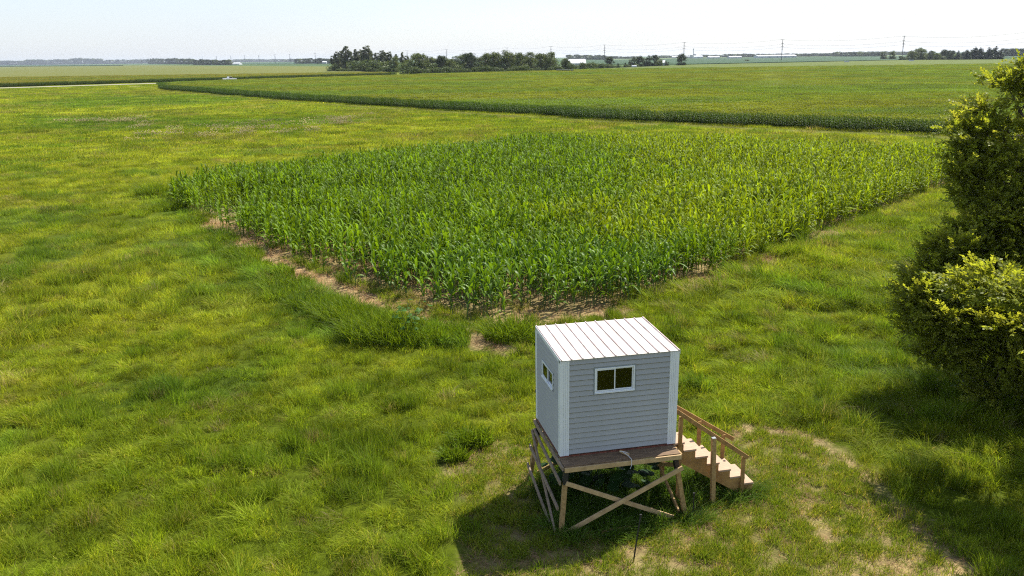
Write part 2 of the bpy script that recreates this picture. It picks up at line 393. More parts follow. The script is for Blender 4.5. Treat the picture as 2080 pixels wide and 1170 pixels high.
GREEN = np.array([0.178, 0.235, 0.014]); YEL = np.array([0.268, 0.302, 0.022]); LUSH = np.array([0.080, 0.150, 0.015])
STRAW = np.array([0.40, 0.30, 0.14]); OLIVE = np.array([0.20, 0.20, 0.035])
def zones(x, y):
    n1 = fbm(x, y, 9, 3, 1); n2 = fbm(x, y, 2.2, 3, 5); n3 = fbm(x, y * 0.6, 32, 3, 9); n4 = fbm(x, y, 0.7, 2, 21)
    dcam = np.hypot(x, y)
    yel = smooth(0.36, 0.60, 0.42 * n1 + 0.33 * n3 + 0.25 * n2 + 0.10 * smooth(40, 90, dcam) - 0.05 * smooth(35, 18, dcam) - 0.05 * smooth(2, 14, x) * smooth(60, 30, dcam))
    c = mixc(np.broadcast_to(GREEN, x.shape + (3,)), YEL, yel)
    c = mixc(c, OLIVE, 0.65 * smooth(0.5, 0.68, fbm(x, y, 14, 3, 33)) * smooth(30, 80, dcam))
    dark = np.zeros(x.shape)
    for P in MEADOW_DARK: dark = np.maximum(dark, smooth(-2.5, 3.0, signed(P, x, y) + (n2 - 0.5) * 8))
    dark = np.maximum(dark, 0.8 * smooth(0.60, 0.70, fbm(x, y, 5, 3, 44)))
    c = mixc(c, LUSH * 1.25, dark * 0.75)
    ridge = np.maximum(smooth(2.0, 0.8, dist_line(RIDGE, x, y) + (n2 - .5) * 1.5), 0.8 * smooth(1.7, 0.5, dist_line(RIDGE2, x, y) + (n2 - .5) * 2))
    c = mixc(c, LUSH * 1.6, ridge * 0.7)
    tus = np.zeros(x.shape)
    for px_, py_, r_ in ((966, 905, .9), (928, 945, .7), (1660, 820, .8), (1540, 835, .7), (1600, 700, .8), (1420, 790, .7), (1700, 610, .8)):
        gx_, gy_, _ = ground(px_, py_); tus = np.maximum(tus, smooth(r_, 0.15, np.hypot(x - gx_, y - gy_)))
    c = mixc(c, LUSH * 1.1, tus * 0.8)
    plot = signed(PLOT, x, y)
    bare = smooth(0.85, 0.35, dist_line(STRIP_L, x, y) + (n2 - 0.5) * 1.3 + (n4 - 0.5) * 0.7)
    bare = np.maximum(bare, smooth(0.9, 0.3, dist_line(STRIP_F, x, y) + (n2 - 0.5) * 1.4) * 0.9)
    bare = np.maximum(bare, smooth(1.0, 0.3, dist_line(STRIP_R, x, y) + (n2 - 0.5) * 1.6) * 0.8)
    bare = np.maximum(bare, smooth(1.0, 0.3, dist_line(STRIP_R2, x, y) + (n2 - 0.5) * 1.6) * 0.6)
    bare = np.maximum(bare, smooth(0.7, 0.3, dist_line(GAPROW, x, y) + (n2 - 0.5) * 1.2))
    inplot = smooth(-0.2, 0.4, plot)
    mown = smooth(-0.35, 0.35, signed(MOWN, x, y) + (n2 - 0.5) * 0.8)
    track = 0.8 * smooth(0.26, 0.08, dist_line(TRACK, x, y) + (n4 - 0.5) * 0.25)
    track = np.maximum(track, 0.55 * smooth(0.40, 0.15, dist_line(PATCH_L, x, y) + (n4 - 0.5) * 0.3))
    head = smooth(0.5, 2.5, signed(EDGE_STRIP, x, y))
    return dict(tus=tus, c=c, yel=yel, dark=dark, ridge=ridge, plot=plot, inplot=inplot, bare=bare, mown=mown, track=track, head=head, n1=n1, n2=n2, n3=n3, n4=n4, dcam=dcam)
_d = EDGE.copy(); _o = []
for i in range(len(EDGE)):
    a = EDGE[max(i - 1, 0)]; b = EDGE[min(i + 1, len(EDGE) - 1)]; t_ = (b - a) / np.linalg.norm(b - a)
    nrm = np.array([t_[1], -t_[0]])
    if nrm[1] > 0: nrm = -nrm
    _o.append(EDGE[i] + nrm * 7.0)
EDGE_STRIP = np.vstack([EDGE, np.array(_o)[::-1]])

# ------------------------------------------------------------------ ground sheet
def graded(lo, d0, d1, step, far_lo, far_hi, grow):
    a = list(np.arange(d0, d1, step)); s = step; x = a[-1]
    while x < far_hi: s *= grow; x += s; a.append(x)
    s = step; x = a[0]; b = []
    while x > far_lo: s *= grow; x -= s; b.append(x)
    return np.array(b[::-1] + a)
gx = graded(0, -34, 38, 0.28, -9000, 9000, 1.055); gy = graded(0, 10, 72, 0.28, -900, 14000, 1.05)
X, Y = np.meshgrid(gx, gy); sh = X.shape
xf, yf = X.ravel(), Y.ravel(); Z = zones(xf, yf)
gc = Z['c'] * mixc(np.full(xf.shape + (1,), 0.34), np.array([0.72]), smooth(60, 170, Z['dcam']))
soil = mixc(np.broadcast_to(STRAW * np.array([0.78, 0.74, 0.80]), gc.shape), STRAW * np.array([0.95, 0.94, 1.05]), Z['n4'])
gc = mixc(gc, soil * 0.95, np.clip(Z['bare'], 0, 1))
gc = mixc(gc, soil * 0.75, Z['inplot'] * 0.75 * (1 - Z['bare']))
gc = mixc(gc, soil * 0.75, Z['mown'] * (0.35 + 0.35 * smooth(0.35, 0.65, Z['n2'])))
gc = mixc(gc, soil * 0.85, Z['track'])
gc = mixc(gc, np.array([0.16, 0.16, 0.05]), Z['head'] * 0.6)
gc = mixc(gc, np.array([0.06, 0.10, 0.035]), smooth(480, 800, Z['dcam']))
gz = (fbm(xf, yf, 6, 2, 70) - 0.5) * 0.10 * smooth(300, 100, Z['dcam']) * smooth(0.0, 3, np.hypot(xf - 2, yf - 16.5) - 2)
nx, ny = len(gx), len(gy)
I = np.arange(nx * ny).reshape(ny, nx)
Q = np.stack([I[:-1, :-1].ravel(), I[:-1, 1:].ravel(), I[1:, 1:].ravel(), I[1:, :-1].ravel()], 1)
m, t, o = nmat('meadow_ground')
ca = N(t, 'ShaderNodeAttribute'); ca.attribute_name = 'tint'
n1 = noise_tex(t, 5.0, 8, 0.7); n2 = noise_tex(t, 0.35, 5, 0.6)
r1 = ramp(t, n1.outputs[0], [(0.3, (0.5, 0.5, 0.5)), (0.7, (1.5, 1.5, 1.5))]); r2 = ramp(t, n2.outputs[0], [(0.3, (0.75, 0.8, 0.8)), (0.7, (1.25, 1.2, 1.1))])
m1 = N(t, 'ShaderNodeVectorMath', operation='MULTIPLY'); m2 = N(t, 'ShaderNodeVectorMath', operation='MULTIPLY')
L(t, ca.outputs['Color'], m1.inputs[0]); L(t, r1.outputs[0], m1.inputs[1]); L(t, m1.outputs[0], m2.inputs[0]); L(t, r2.outputs[0], m2.inputs[1])
b = N(t, 'ShaderNodeBsdfPrincipled'); b.inputs['Roughness'].default_value = 0.95; b.inputs['Specular IOR Level'].default_value = 0.05
bp = N(t, 'ShaderNodeBump'); bp.inputs['Strength'].default_value = 0.6; bp.inputs['Distance'].default_value = 0.04
L(t, n1.outputs[0], bp.inputs['Height']); L(t, bp.outputs[0], b.inputs['Normal'])
L(t, m2.outputs[0], b.inputs['Base Color']); L(t, b.outputs[0], o.inputs[0]); M['ground'] = m
tag(link('ground', tris_mesh('ground', np.stack([xf, yf, gz], 1), Q, m, tint=gc)), kind='structure')

# gravel road behind the meadow
def ribbon(name, A, B, w, z, m, n=60):
    A = np.array(A); B = np.array(B); d = (B - A) / np.linalg.norm(B - A); s = np.array([-d[1], d[0]]) * w / 2
    V = []; T = []
    for i in range(n + 1):
        p = A + (B - A) * i / n; V += [(*(p - s), z), (*(p), z + 0.06), (*(p + s), z)]
    for i in range(n):
        a = 3 * i; T += [(a, a + 3, a + 4, a + 1), (a + 1, a + 4, a + 5, a + 2)]
    mb = MB(); mb.add(V, T); return mb.build(name, m)
tag(ribbon('gravel_road', ROAD_A, ROAD_B, 9.0, 0.05, M['gravel']), kind='structure')
_c = ground(300, 178)
tag(ribbon('gravel_driveway', np.array(ground(262, 176.3)[:2]), np.array(ground(318, 178.2)[:2]) + [0, -1.0], 4, 0.06, M['gravel'], 6), kind='structure')
tag(ribbon('gravel_lane', np.array(ground(1960, 124.0)[:2]), np.array(ground(2300, 117.2)[:2]), 12, 0.05, M['gravel'], 6), kind='structure')

# ------------------------------------------------------------------ the hunting cabin on its stand
YAW = 0.2148; BX, BY = 0.9596, 15.568
FL = 1.5515; WD, DP, HF, HB = 2.44, 1.931, 2.054, 2.131
cabin = tag(empty('cabin', (BX, BY, FL), YAW), 'small grey-blue vinyl sided hunting cabin with a white ribbed metal roof on the wooden stand', 'cabin')
stand = tag(empty('wooden_stand', (BX, BY, 0), YAW), 'cross-braced wooden stand with black leg brackets holding up the grey cabin', 'stand')
stairs = tag(empty('wooden_stairs', (BX, BY, 0), YAW), 'open wooden staircase with brown handrails leading up to the grey cabin', 'stairs')
LAP = 0.114
def board_mesh(length, h=LAP, top2=None):
    """one siding lap along +x, outer face towards -y; top edge tucked in"""
    t1 = h if top2 is None else top2
    prof0 = [(0.0, 0.0), (-0.024, 0.0), (-0.030, 0.008), (-0.003, h - 0.013), (0.0, h - 0.013)]
    prof1 = [(0.0, 0.0), (-0.024, 0.0), (-0.030, 0.008), (-0.003, t1 - 0.013), (0.0, t1 - 0.013)]
    v = [(0, a, b_) for a, b_ in prof0] + [(length, a, b_) for a, b_ in prof1]
    f = [(i, (i + 1) % 5, (i + 1) % 5 + 5, i + 5) for i in range(5)] + [(4, 3, 2, 1, 0), (5, 6, 7, 8, 9)]
    return MB().add(v, f).mesh('siding_board', M['siding'])
BM = {}
def board(parent, x, z, length, h=LAP, top2=None):
    k = (round(length, 4), round(h, 4), top2 and round(top2, 4))
    if k not in BM: BM[k] = board_mesh(length, h, top2)
    o = link('siding_board', BM[k], parent); o.location = (x, -0.012, z)
    return o
def wall(name, loc, rz, length, h0, h1, opening=None, trim0=0.155, trim1=0.155):
    """wall in the x-z plane, outside is -y; h0/h1 = heights at its ends"""
    x0, x1 = trim0, length - trim1
    def hat(x): return h0 + (h1 - h0) * x / length
    mb = MB()
    segs = [(0.0, length, 0.0, None)] if not opening else [(0, opening[0], 0, None), (opening[1], length, 0, None), (opening[0], opening[1], 0, opening[2]), (opening[0], opening[1], opening[3], None)]
    for a, b_, za, zb in segs:
        za_ = zb if zb is not None else hat(a); zc = zb if zb is not None else hat(b_)
        v = [(a, -0.012, za), (b_, -0.012, za), (b_, -0.012, zc), (a, -0.012, za_), (a, 0.06, za), (b_, 0.06, za), (b_, 0.06, zc), (a, 0.06, za_)]
        mb.add(v, [(0, 1, 2, 3), (7, 6, 5, 4), (0, 4, 5, 1), (1, 5, 6, 2), (2, 6, 7, 3), (3, 7, 4, 0)])
    w_ = mb.build(name, M['inner'], cabin); w_.location = loc; w_.rotation_euler = (0, 0, rz)
    z = 0.02
    while z < max(h0, h1) - 0.01:
        ta = min(z + LAP, hat(x0)); tb = min(z + LAP, hat(x1))
        if ta - z > 0.012 and tb - z > 0.012:
            if opening and z + LAP > opening[2] and z < opening[3]:
                board(w_, x0, z, opening[0] - x0); board(w_, opening[1], z, x1 - opening[1])
                if z < opening[2] - 0.01: board(w_, opening[0], z, opening[1] - opening[0], opening[2] - z + 0.013)
                if z + LAP > opening[3] + 0.015: board(w_, opening[0], opening[3], opening[1] - opening[0], z + LAP - opening[3])
            else:
                board(w_, x0, z, x1 - x0, ta - z, None if abs(ta - tb) < 1e-5 else tb - z)
        z += LAP
    return w_
def window(w_, x0, x1, z0, z1, sashes=2):
    """sliding window set proud of the boards"""
    fr = MB(); t_ = 0.035; d0, d1 = -0.046, 0.02
    def ring(mb, a, b_, c, d, t, y0, y1):
        mb.box((a, y0, c), (a + t, y1, d)); mb.box((b_ - t, y0, c), (b_, y1, d))
        mb.box((a + t, y0, c), (b_ - t, y1, c + t)); mb.box((a + t, y0, d - t), (b_ - t, y1, d))
    jc = MB(); ring(jc, x0, x1, z0, z1, 0.024, -0.034, -0.002)
    wn = MB(); ring(wn, x0 + 0.026, x1 - 0.026, z0 + 0.026, z1 - 0.026, 0.027, d0, d1)
    wo_ = wn.build('window', M['trim'], w_)
    jc.build('surround', M['jchannel'], wo_)
    a, b_ = x0 + 0.055, x1 - 0.055; mid = (a + b_) / 2; c, d = z0 + 0.055, z1 - 0.055
    for k, (p, q, yy) in enumerate(((a, mid + 0.012, -0.030), (mid - 0.012, b_, -0.008))):
        s = MB(); ring(s, p + 0.001, q - 0.001, c + 0.001, d - 0.001, 0.022, yy - 0.009, yy + 0.009); s.build('sash', M['trim'], wo_)
        g = MB(); g.box((p + 0.02, yy - 0.002, c + 0.02), (q - 0.02, yy + 0.002, d - 0.02)); g.build('pane', M['glass'], wo_)
    sl = MB(); sl.box((x0 + 0.02, -0.062, z0 + 0.012), (x1 - 0.02, -0.047, z0 + 0.034)); sl.build('sill', M['trim'], wo_)
    return wo_
fo = (0.655, 1.555, 1.285, 1.865)
wf = wall('front_wall', (0, 0, 0), 0, WD, HF, HF, fo); window(wf, *fo)
so = (0.46, 1.42, 1.22, 1.62)        # on the left wall, measured from the back end
so = (DP - 1.42, DP - 0.50, 1.20, 1.62)
wl = wall('left_wall', (0, DP, 0), -PI / 2, DP, HB, HF, so, 0.09, 0.09); window(wl, *so)
wr = wall('right_wall', (WD, 0, 0), PI / 2, DP, HF, HB, None, 0.09, 0.09)
bo = (0.75, 1.69, 1.25, 1.80)
wb = wall('back_wall', (WD, DP, 0), PI, WD, HB, HB, bo); window(wb, *bo)
dr = MB().box((0.55, -0.052, 0.04), (1.35, -0.032, 1.92)).build('door', M['trim'], wr)
MB().box((1.22, -0.09, 0.95), (1.28, -0.053, 1.0)).build('handle', M['steel'], dr)
def corner_post(x, y, sx, sy, h, hseam):
    """fluted L-shaped corner trim, front leg wide, side leg narrower; lapped halfway up"""
    for z0, z1, e in ((0.0, hseam, 0.0), (hseam - 0.01, h, 0.003)):
        mb = MB(); t_ = 0.038 + e
        n = 4; ww = 0.155
        for k in range(n):
            a = k * ww / n; b_ = (k + 1) * ww / n - 0.006
            ya = -t_
            p = [(a, 0), (a, ya), (b_, ya), (b_, 0)]
            v = [(x + sx * q[0], y + sy * -q[1] * -1 if False else y + sy * (-(-q[1])), z0) for q in p]
            v = [(x + sx * q[0], y - sy * q[1] * -1 * -1, z0) for q in p]
            v = [(x + sx * q[0], y + sy * abs(q[1]), z0) for q in p]
            v += [(vx, vy, z1) for vx, vy, _ in v]
            mb.add(v, [(0, 1, 2, 3), (7, 6, 5, 4), (0, 4, 5, 1), (1, 5, 6, 2), (2, 6, 7, 3), (3, 7, 4, 0)])
        bx = sorted((x, x + sx * ww)); by = sorted((y, y + sy * (t_ - 0.006)))
        mb.box((bx[0], by[0], z0 + 0.001), (bx[1], by[1], z1 - 0.001))
        bx = sorted((x, x - sx * t_)); by = sorted((y + sy * t_, y - sy * 0.09))
        mb.box((bx[0], by[0], z0), (bx[1], by[1], z1))
        o_ = mb.build('corner_post', M['trim'], cabin)
corner_post(0, 0, 1, -1, HF - 0.004, 1.02); corner_post(WD, 0, -1, -1, HF - 0.004, 0.99)
corner_post(0, DP, 1, 1, HB - 0.004, 1.0); corner_post(WD, DP, -1, 1, HB - 0.004, 1.0)
MB().box((-0.03, -0.035, -0.03), (WD + 0.03, DP + 0.03, 0.0)).build('base_sill', M['rust'], cabin)
MB().box((0.061, 0.061, 0.003), (WD - 0.061, DP - 0.061, 0.02)).build('cabin_floor', M['inner'], cabin)
# roof: eleven ribbed pans
sl_ = (HB - HF) / DP
roof = MB(); oy0, oy1 = -0.065, DP + 0.05
def rz_(y): return HF + sl_ * y
def slab(mb, xa, xb, ya, yb, dz0, dz1):
    v = [(xa, ya, rz_(ya) + dz0), (xb, ya, rz_(ya) + dz0), (xb, yb, rz_(yb) + dz0), (xa, yb, rz_(yb) + dz0)]
    v += [(xa, ya, rz_(ya) + dz1), (xb, ya, rz_(ya) + dz1), (xb, yb, rz_(yb) + dz1), (xa, yb, rz_(yb) + dz1)]
    mb.add(v, [(3, 2, 1, 0), (4, 5, 6, 7), (0, 1, 5, 4), (1, 2, 6, 5), (2, 3, 7, 6), (3, 0, 4, 7)]); return mb
rx0, rx1 = -0.035, WD + 0.04
rf = slab(roof, rx0 + 0.01, rx1 - 0.01, oy0 + 0.03, oy1 - 0.01, 0.0, 0.018).build('roof', M['trim'], cabin)
npan = 11; pw = (rx1 - rx0) / npan
for k in range(npan):
    a = rx0 + k * pw
    mb = slab(MB(), a + 0.0005, a + pw - 0.0005, oy0, oy1, 0.019, 0.024)
    mb.build('roof_panel', M['roof'], rf)
for k in range(npan + 1):
    a = min(max(rx0 + k * pw, rx0 + 0.02), rx1 - 0.02); mb = MB(); v = []
    for yy in (oy0 - 0.004, oy1 + 0.004):
        for dx, dz in ((-0.020, 0.0245), (-0.008, 0.046), (0.008, 0.046), (0.020, 0.0245)): v.append((a + dx, yy, rz_(yy) + dz))
    mb.add(v, [(0, 1, 5, 4), (1, 2, 6, 5), (2, 3, 7, 6), (3, 0, 4, 7), (3, 2, 1, 0), (4, 5, 6, 7)])
    mb.build('roof_rib', M['rib'], rf)
slab(MB(), rx0 - 0.006, rx0 - 0.001, oy0, oy1, -0.05, 0.03).build('roof_edge_trim', M['trim'], rf)
slab(MB(), rx1 + 0.001, rx1 + 0.006, oy0, oy1, -0.05, 0.03).build('roof_edge_trim', M['trim'], rf)

# stand
DZ = FL - 0.03
def lum(name, parent, a, b_, w_, h_, mat, up=(0, 0, 1)): return MB().bar(a, b_, w_, h_, up).build(name, M[mat], parent)
MB().box((-0.05, -0.43, DZ - 0.02), (1.17, DP + 0.02, DZ)).build('deck_board', M['deck'], stand)
MB().box((1.175, -0.43, DZ - 0.02), (2.42, DP + 0.02, DZ - 0.001)).build('deck_board', M['deck'], stand)
lum('rim_joist', stand, (-0.055, -0.45, DZ - 0.072), (2.43, -0.45, DZ - 0.072), 0.038, 0.10, 'lumber_pale')
lum('rim_joist', stand, (-0.055, DP + 0.04, DZ - 0.072), (2.43, DP + 0.04, DZ - 0.072), 0.038, 0.10, 'lumber_pale')
lum('rim_joist', stand, (-0.075, -0.42, DZ - 0.07), (-0.075, DP + 0.05, DZ - 0.07), 0.038, 0.10, 'lumber_grey')
lum('rim_joist', stand, (2.45, -0.42, DZ - 0.07), (2.45, DP + 0.05, DZ - 0.07), 0.038, 0.10, 'lumber')
for k in range(1, 5): lum('floor_joist', stand, (0.49 * k - 0.05, -0.425, DZ - 0.072), (0.49 * k - 0.05, DP + 0.015, DZ - 0.072), 0.038, 0.095, 'lumber')
legs = [((-0.03, -0.40, 1.18), (-0.14, -0.46, -0.05)), ((2.36, -0.40, 1.22), (2.63, -0.36, -0.05)), ((-0.04, 1.86, 1.18), (-0.20, 1.98, -0.05)), ((2.36, 1.86, 1.20), (2.60, 1.98, -0.05))]
for a, b_ in legs:
    lum('leg', stand, b_, a, 0.09, 0.09, 'lumber', up=(0, 1, 0))
    A, B = Vector(a), Vector(b_); d = (A - B).normalized()
    br = MB().bar(A - d * 0.06 + Vector((0, 0, 0)), A + d * 0.25, 0.104, 0.104, up=(0, 1, 0), bev=0.012)
    br.bar((A + d * 0.24) + Vector((-0.09, 0, 0)), (A + d * 0.24) + Vector((0.09, 0, 0)), 0.11, 0.012)
    br.build('leg_bracket', M['black'], stand)
    MB().bar(B + d * 0.03, B + d * 0.16, 0.11, 0.11, up=(0, 1, 0), bev=0.01).build('foot_shoe', M['black'], stand)
lum('brace', stand, (-0.22, -0.53, 0.02), (2.44, -0.53, 1.24), 0.038, 0.095, 'lumber_pale')
lum('brace', stand, (-0.03, -0.465, 1.17), (2.32, -0.43, 0.06), 0.038, 0.09, 'lumber_pale')
lum('brace', stand, (-0.10, 1.88, 1.28), (-0.14, -0.42, 1.16), 0.038, 0.09, 'lumber_grey')
lum('brace', stand, (-0.15, 1.9, 1.26), (-0.25, -0.44, 0.08), 0.038, 0.09, 'lumber_grey')
lum('brace', stand, (-0.19, 1.95, 0.88), (-0.19, -0.42, 0.60), 0.038, 0.09, 'lumber_grey')
lum('brace', stand, (-0.26, 1.9, 0.45), (-0.28, -0.12, 0.10), 0.038, 0.09, 'lumber_grey')
lum('brace', stand, (2.46, -0.38, 0.14), (2.46, 1.9, 1.2), 0.038, 0.09, 'lumber')
lum('brace', stand, (2.52, 1.94, 0.12), (2.40, -0.36, 1.22), 0.038, 0.09, 'lumber')
lum('brace', stand, (0.0, 1.99, 0.15), (2.4, 1.99, 1.2), 0.038, 0.09, 'lumber')
lum('brace', stand, (2.5, 2.03, 0.15), (-0.1, 2.03, 1.2), 0.038, 0.09, 'lumber')
# little hasp with a wire tie on the deck edge
hs = tag(empty('gate_latch', (BX, BY, 0), YAW), 'small wooden latch block tied with pale wire on the deck edge below the cabin window', 'latch')
MB().bar((1.23, -0.10, DZ + 0.03), (1.34, -0.30, DZ + 0.03), 0.05, 0.045).build('block', M['lumber_pale'], hs)
MB().tube([(1.25, -0.2, DZ + 0.056), (1.30, -0.33, DZ + 0.05), (1.34, -0.485, DZ + 0.02), (1.34, -0.492, DZ - 0.12), (1.31, -0.488, DZ - 0.18)], 0.006).build('wire_tie', M['trim'], hs)
MB().tube([(1.20, -0.16, DZ + 0.06), (1.28, -0.24, DZ + 0.075), (1.36, -0.22, DZ + 0.03)], 0.006).build('wire_tie', M['trim'], hs)

# stairs
y0_, y1_ = 0.08, 0.92; n_t = 7
MB().box((2.475, y0_ - 0.02, FL - 0.10), (2.73, y1_ + 0.02, FL - 0.055)).build('landing', M['tread'], stairs)
for k in range(1, n_t):
    xn = 2.73 + 0.278 * k; z = 1.50 - 0.192 * k
    MB().box((xn - 0.29, y0_ - 0.02, z - 0.04), (xn, y1_ + 0.02, z), 0.0).build('tread', M['tread'], stairs)
for yy in (y0_, y1_ - 0.02):
    v = []; top = [(2.48, 1.425)]
    for k in range(1, n_t):
        xn = 2.73 + 0.278 * k - 0.29; z = 1.50 - 0.192 * k - 0.042; top += [(xn, top[-1][1]), (xn, z)]
    top += [(4.385, top[-1][1]), (4.385, 0.06), (4.15, 0.06), (2.48, 1.13)]
    n_ = len(top); V_ = [(a, yy, b_) for a, b_ in top] + [(a, yy + 0.038, b_) for a, b_ in top]
    MB().add(V_, [tuple(range(n_)), tuple(range(2 * n_ - 1, n_ - 1, -1))] + [(i, (i + 1) % n_, (i + 1) % n_ + n_, i + n_) for i in range(n_)]).build('stringer', M['rail'], stairs)
lum('handrail', stairs, (2.46, 0.02, 2.28), (4.20, 0.02, 0.98), 0.038, 0.09, 'rail')
lum('handrail', stairs, (2.46, 0.97, 2.20), (4.34, 0.97, 0.96), 0.038, 0.09, 'rail')
for x, yy, zt in ((2.62, 0.055, 2.10), (4.12, 0.055, 1.0), (2.62, 0.935, 2.05), (3.47, 0.935, 1.52), (4.07, 0.935, 1.12)):
    lum('post', stairs, (x, yy, -0.02), (x, yy, zt), 0.088, 0.038 if x != 3.3 else 0.088, 'rail', up=(0, 1, 0))
lum('brace', stairs, (3.55, 0.3, 0.55), (4.0, 0.5, 0.1), 0.038, 0.09, 'tread')
MB().box((4.28, 0.02, 0.02), (4.64, 0.98, 0.075)).build('footing_board', M['tread'], stairs)
MB().box((4.2, 0.0, -0.03), (4.70, 1.02, 0.018)).build('footing_pad', M['lumber_grey'], stairs)
po = tag(empty('fence_post', (BX, BY, 0), YAW), 'square weathered wooden post standing alone just in front of the stair stringer', 'post')
lum('post_shaft', po, (3.37, -0.10, -0.05), (3.33, -0.06, 1.58), 0.09, 0.09, 'lumber', up=(0, 1, 0))
MB().box((3.287, -0.103, 1.58), (3.373, -0.017, 1.592)).build('post_cap', M['steel'], po)

# thin black stakes
def stake(px, py, h, lean, label):
    g_ = ground(px, py); e = tag(empty('fence_stake', (g_[0], g_[1], 0)), label, 'stake', 'thin black stakes around the stand')
    MB().tube([(0, 0, -0.05), (lean[0] * 0.5, lean[1] * 0.5, h * 0.5), (*lean, h)], [0.016, 0.015, 0.014], 6).build('rod', M['black'], e)
    MB().box((lean[0] - 0.022, lean[1] - 0.012, h - 0.06), (lean[0] + 0.022, lean[1] + 0.012, h + 0.01)).build('clip', M['black'], e)
stake(1286, 1142, 0.95, (0.14, 0.12), 'leaning thin black stake in the grass in front of the middle of the stand')
stake(1407, 1056, 0.62, (0.0, 0.0), 'short upright thin black stake beside the right front leg of the stand')
stake(1079, 968, 0.45, (0.0, 0.02), 'thin black stake in the grass beside the back left leg of the stand')
pk = tag(MB().bar((0, 0, 0.05), (0.62, 0.05, 0.07), 0.038, 0.09).build('loose_board', M['lumber']), 'short loose board lying in the shaded grass below the stand', 'board')
g_ = ground(1222, 1090); pk.location = (g_[0], g_[1], 0.05); pk.rotation_euler = (0, 0, 0.12)
# ------------------------------------------------------------------ meadow grass (stuff)
_rv = (ROAD_B - ROAD_A) / np.linalg.norm(ROAD_B - ROAD_A); ROAD_N = np.array([-_rv[1], _rv[0]])
def tuft(n, R_, h0, h1, wd, lean, bias=(0, 0), vvar=0.28, dry=0.05, seg=3, name='tuft'):
    V, T, v = blades(n, R_, h0, h1, wd, lean, bias, seg=seg, vvar=vvar, dry=dry)
    return tris_mesh(name, V, T, M['grass'], v=v)
near_t = [tuft(95, 0.25, 0.14, 0.40, 0.011, 0.38, b_, dry=d_) for b_, d_ in (((0.1, 0), .04), ((0.2, 0), .06), ((0.3, 0.05), .05), ((0.5, 0), .10), ((0.0, 0), .02))]
long_t = [tuft(80, 0.24, 0.30, 0.62, 0.012, 0.5, b_, dry=d_) for b_, d_ in (((0.7, 0), .05), ((0.95, 0.1), .10), ((0.45, 0), .04))]
mid_t = [tuft(110, 0.55, 0.18, 0.42, 0.020, 0.5, b_, dry=d_, seg=2) for b_, d_ in (((0.25, 0), .04), ((0.5, 0), .06), ((0.1, 0.1), .08))]
far_t = [tuft(130, 1.3, 0.18, 0.40, 0.05, 0.5, b_, dry=d_, seg=2) for b_, d_ in (((0.3, 0), .04), ((0.1, 0), .08))]
short_t = [tuft(55, 0.12, 0.06, 0.19, 0.011, 0.5, (0.1, 0), dry=d_, seg=2) for d_ in (.1, .3)]
straw_t = [tuft(40, 0.30, 0.03, 0.10, 0.011, 2.0, (0, 0), dry=1.0, seg=2), tuft(30, 0.35, 0.05, 0.22, 0.010, 1.6, (0, 0), dry=1.0, seg=2)]
GR = protos('grass_proto', near_t + long_t + mid_t + far_t + short_t + straw_t)     # 0-4 near, 5-7 long, 8-10 mid, 11-12 far, 13-14 short, 15-16 straw
def sample(x0, x1, y0, y1, dens):
    n = int((x1 - x0) * (y1 - y0) * dens)
    return RNG.uniform(x0, x1, n), RNG.uniform(y0, y1, n)
def in_view(x, y, margin=0.12):
    return (np.abs(x) < (0.62 + margin) * np.maximum(y, 0) + 3) & (y > 11)
P_, R__, S_, I_, T_ = [], [], [], [], []
